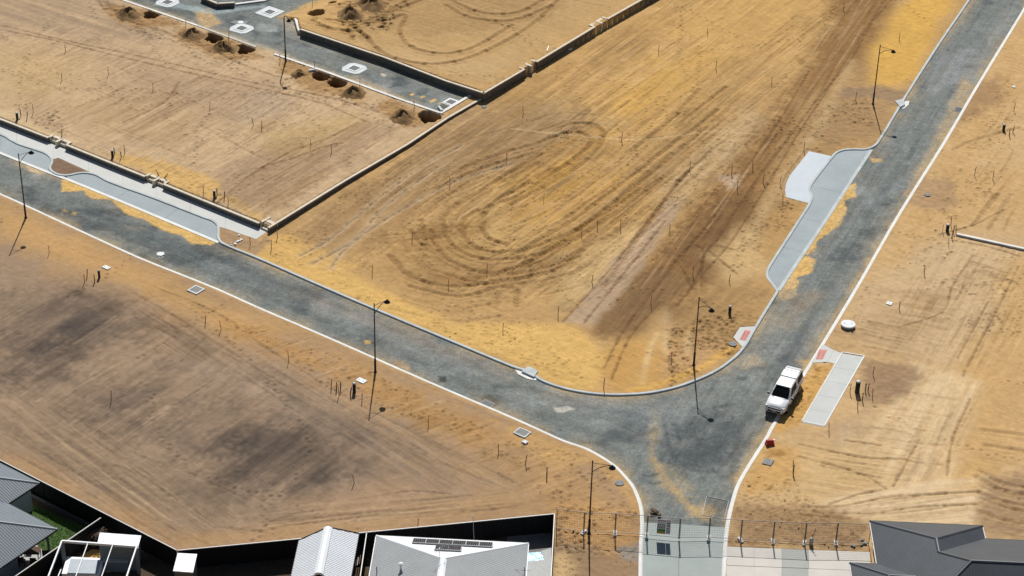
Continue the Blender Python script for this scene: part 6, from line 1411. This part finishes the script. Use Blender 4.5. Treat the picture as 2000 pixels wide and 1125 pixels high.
# pergola yard
pg = thing('pergola', 'open white pergola frame with thin rafters over the yard', 'pergola')
p0, p1 = G(121, 1057, 2.6), G(267, 1068, 2.6); pd_ = np.array([-.045, -1, 0])*6.0
def beam(a, b, w_, h_, nm, mt='white_paint'):
    a = np.asarray(a, float); b = np.asarray(b, float); d = b-a; L = np.linalg.norm(d); c = (a+b)/2
    MB().box(tuple(c), (L, w_, h_), math.atan2(d[1], d[0])).build(nm, mt, pg)
beam(p0, p1, .12, .18, 'beam'); beam(p0, p0+pd_, .10, .16, 'beam'); beam(p1, p1+pd_, .10, .16, 'beam'); beam(p0+pd_, p1+pd_, .12, .18, 'beam')
for t_ in (.35, .68): a = p0*(1-t_)+p1*t_; beam(a+np.array([0, -.06, .03]), a+pd_+np.array([0, 0, .03]), .06, .08, 'rafter')
beam(p0+np.array([.1, -1.4, -1.4]), p0+pd_+np.array([.1, 0, -1.4]), .07, .08, 'side_rail')
for p in (p0, p1, p0+pd_, p1+pd_): MB().box((p[0], p[1], 1.28), (.26, .2, 2.5)).build('post', 'roof_blue', pg)
sp = thing('spa', 'white rimmed outdoor spa with grey cover under the pergola', 'spa', G(168, 1118, .1))
MB().prism([(-1.5, -1.1), (1.25, -1.1), (1.25, .75), (-1.5, .85)], 0, .75).build('cabinet', 'white_paint', sp); MB().prism([(-1.1, -1.1), (1.05, -1.1), (1.05, .45), (-1.15, .5)], .75, .84).build('cover', 'spa', sp)
cb_ = thing('outdoor_kitchen', 'pale blue cabinet with clutter on its bench at the pergola', 'cabinet', G(232, 1100, .1))
MB().prism([(-.9, -1.0), (.9, -1.0), (.9, .5), (-.9, .5)], 0, .95).build('cabinet', 'roof_blue', cb_); MB().prism([(-.95, -1.05), (.95, -1.05), (.95, .55), (-.95, .55)], .95, 1.0).build('bench_top', 'pool_coping', cb_)
for k in range(7): MB().tube([(-.7+.2*k, -.6+.1*(k % 3), 1.0), (-.6+.2*k, -.4+.2*(k % 2), 1.1+.08*(k % 3))], .05, 6).build('utensil', 'dark_plastic', cb_)
sd_ = thing('garden_shed', 'small garden shed with pale aqua skillion roof behind the pergola', 'shed')
r_ = [G(195, 1040, 2.3), G(276, 1046, 2.3), G(270, 1067, 2.45), G(190, 1062, 2.45)]
roof_plane(r_, 'roof_white', sd_, .35, .02); MB().prism([p+(np.mean(r_, 0)-p)*.08 for p in r_], -.1, 2.22).build('wall', 'roof_blue', sd_)
wr = thing('garden_cabin', 'tiny white flat-roofed garden cabin below the fence bend', 'shed')
r_ = [G(347, 1080, 2.2), G(385, 1082, 2.2), G(377, 1118, 2.25), G(338, 1115, 2.25)]
roof_plane(r_, 'white_paint', wr, .7, .015); MB().prism([p+(np.mean(r_, 0)-p)*.1 for p in r_], -.1, 2.1).build('wall', 'dark_wall', wr)
# blue-grey house and its lawn
bh = thing('house', 'house with blue-grey ribbed hip roofs and white walls', 'house')
c1 = G(77, 943, ZE); c2 = G(112, 1033, ZE); e1 = np.array([math.cos(math.radians(146)), math.sin(math.radians(146)), 0]); e2 = np.array([math.cos(math.radians(235)), math.sin(math.radians(235)), 0])
hd_ = e1+e2; pr = .40
def up3(p, d, z): return p + d + np.array([0, 0, z])
Rr = 5.0
T1 = up3(c1, hd_*Rr, pr*Rr); roof_plane([c1, c1+e1*12, up3(c1, e1*12+e2*Rr, pr*Rr), T1], 'roof_blue', bh, .2, .018); roof_plane([c1, T1, T1+e2*3-np.array([0, 0, 0]), c1+e2*8], 'roof_blue', bh, .2, .018); cap_line(c1, T1, 'roof_blue', bh)
T2 = up3(c2, hd_*Rr, pr*Rr); roof_plane([c2, c2+e1*9, up3(c2, e1*9+e2*Rr, pr*Rr), T2], 'roof_blue', bh, .2, .018); roof_plane([c2, T2, T2+e2*6, c2+e2*11], 'roof_blue', bh, .2, .018); cap_line(c2, T2, 'roof_blue', bh)
for a, b in ((c1, c1+e1*12), (c1, c1+e2*3.2), (c2, c2+e1*5.1), (c2, c2+e2*11)): gutter(a, b, 'fence_sheet', bh, .10)
MB().prism([c1+hd_*.5, c1+e1*12+e2*.5, c1+e1*12+e2*10, c1+e2*10+e1*.5], -.1, ZE-.12).build('wall', 'render', bh)
hw_ = c2+e2*3.0
MB().prism([hw_+e1*1.2, hw_+e1*9, hw_+e1*9+e2*9, hw_+e2*9+e1*1.2], -.1, ZE-.14).build('wall', 'render', bh)
MB().tube([tuple(c2+hd_*.55+np.array([0, 0, -ZE])), tuple(c2+hd_*.55+np.array([0, 0, -.1]))], .09, 8).build('patio_post', 'roof_blue', bh)
cw = hw_+e2*3.0+e1*1.17; f_ = MB().box((cw[0], cw[1], 1.3), (1.2, .08, 1.3), math.radians(235)).build('window', 'fence_sheet', bh); MB().box((cw[0]-e1[0]*.045, cw[1]-e1[1]*.045, 1.3), (1.05, .02, 1.15), math.radians(235)).build('pane', 'glass', f_)
lawn = thing('lawn', 'strip of bright green lawn between the blue-grey house and dark fence', 'lawn', G(110, 1050, .1)); lo_ = G(110, 1050, .1)
lpoly = [G(x, y, .1)[:2]-lo_[:2] for x, y in [(-60, 930), (62, 985), (190, 1040), (150, 1068), (95, 1092), (82, 1075), (60, 1050), (-60, 1010)]]
MB().prism(lpoly, -.1, .05).build('turf', 'grass_lawn', lawn)
gr = MB(); r = np.random.default_rng(5); pp = np.array(lpoly); cnt = 0
while cnt < 9000:
    p = pp.min(0)+r.random(2)*(pp.max(0)-pp.min(0))
    if sdf(lpoly, np.array([p[0]]), np.array([p[1]]))[0] > -.05: cnt += .2; continue
    a = r.random()*6.28; h = r.uniform(.05, .12); w_ = .022; lx, ly = r.normal()*.04, r.normal()*.04
    gr.add([(p[0]-math.cos(a)*w_, p[1]-math.sin(a)*w_, .045), (p[0]+math.cos(a)*w_, p[1]+math.sin(a)*w_, .045), (p[0]+lx, p[1]+ly, .05+h)], [(0, 1, 2)]); cnt += 1
gr.build('grass', 'blade', lawn)['kind'] = 'stuff'
pt_ = thing('patio', 'pale concrete patio under the blue-grey house\'s roof corner', 'patio', G(92, 1085, .1)); oo2 = G(92, 1085, .1)
MB().prism([G(x, y, .1)[:2]-oo2[:2] for x, y in [(72, 1066), (96, 1088), (80, 1102), (20, 1140), (-10, 1110)]], -.1, .10).build('slab', 'pool_coping', pt_)
ch = thing('garden_chairs', 'dark outdoor table and frame on the pale patio', 'garden furniture', G(62, 1090, .2))
MB().prism([(-.7, -.45), (.7, -.45), (.7, .45), (-.7, .45)], .70, .74).build('table_top', 'brown', ch)
for x in (-.6, .6):
    for y in (-.38, .38): MB().box((x, y, .35), (.06, .06, .7)).build('leg', 'dark_plastic', ch)
for k, (x, y) in enumerate(((-.5, -.9), (.4, -.95), (1.1, 0), (-.3, .9))): MB().box((x, y, .44), (.46, .46, .05)).box((x, y+(.22 if y > 0 else -.22), .72), (.46, .05, .5)).box((x-.2, y, .22), (.04, .4, .44)).box((x+.2, y, .22), (.04, .4, .44)).build('seat', 'brown', ch)
# palm in the pergola yard
pm = thing('palm', 'small brown fronded palm in shade behind the pergola', 'palm', G(195, 1062, .1))
MB().tube([(0, 0, -.1), (.05, .02, .5), (.02, .05, 1.1)], .12, 8, .08).build('trunk', 'brown', pm, True)
for k in range(13):
    a = k*2*math.pi/13+.2; L = 1.1+.2*(k % 3); fr = MB(); prev = None
    for i in range(7):
        t_ = i/6; p = (math.cos(a)*L*t_, math.sin(a)*L*t_, 1.1+.55*t_-1.0*t_*t_)
        if prev: 
            for s_ in (-1, 1):
                q_ = (p[0]-math.sin(a)*s_*.22*(1-t_*.6), p[1]+math.cos(a)*s_*.22*(1-t_*.6), p[2]-.12)
                fr.add([prev, p, q_], [(0, 1, 2)])
        prev = p
    fr.build('frond', 'brown', pm)
gp = thing('yard_ground', 'dry grass patch in the pergola yard', 'garden bed', G(190, 1095, .1)); 
MB().prism([(-1.4, -1.2), (1.2, -1.3), (1.5, .4), (.9, 1.1), (-.6, 1.2), (-1.5, .2)], -.05, .08).build('bed', 'sand', gp)
gp2 = thing('retaining_sleeper', 'dark garden sleeper running along the foot of the left yard fence', 'sleeper', G(120, 1000, .1), math.radians(-34.3))
MB().box((0, 0, .15), (12.0, .10, .3)).build('sleeper', 'dark_wall', gp2)
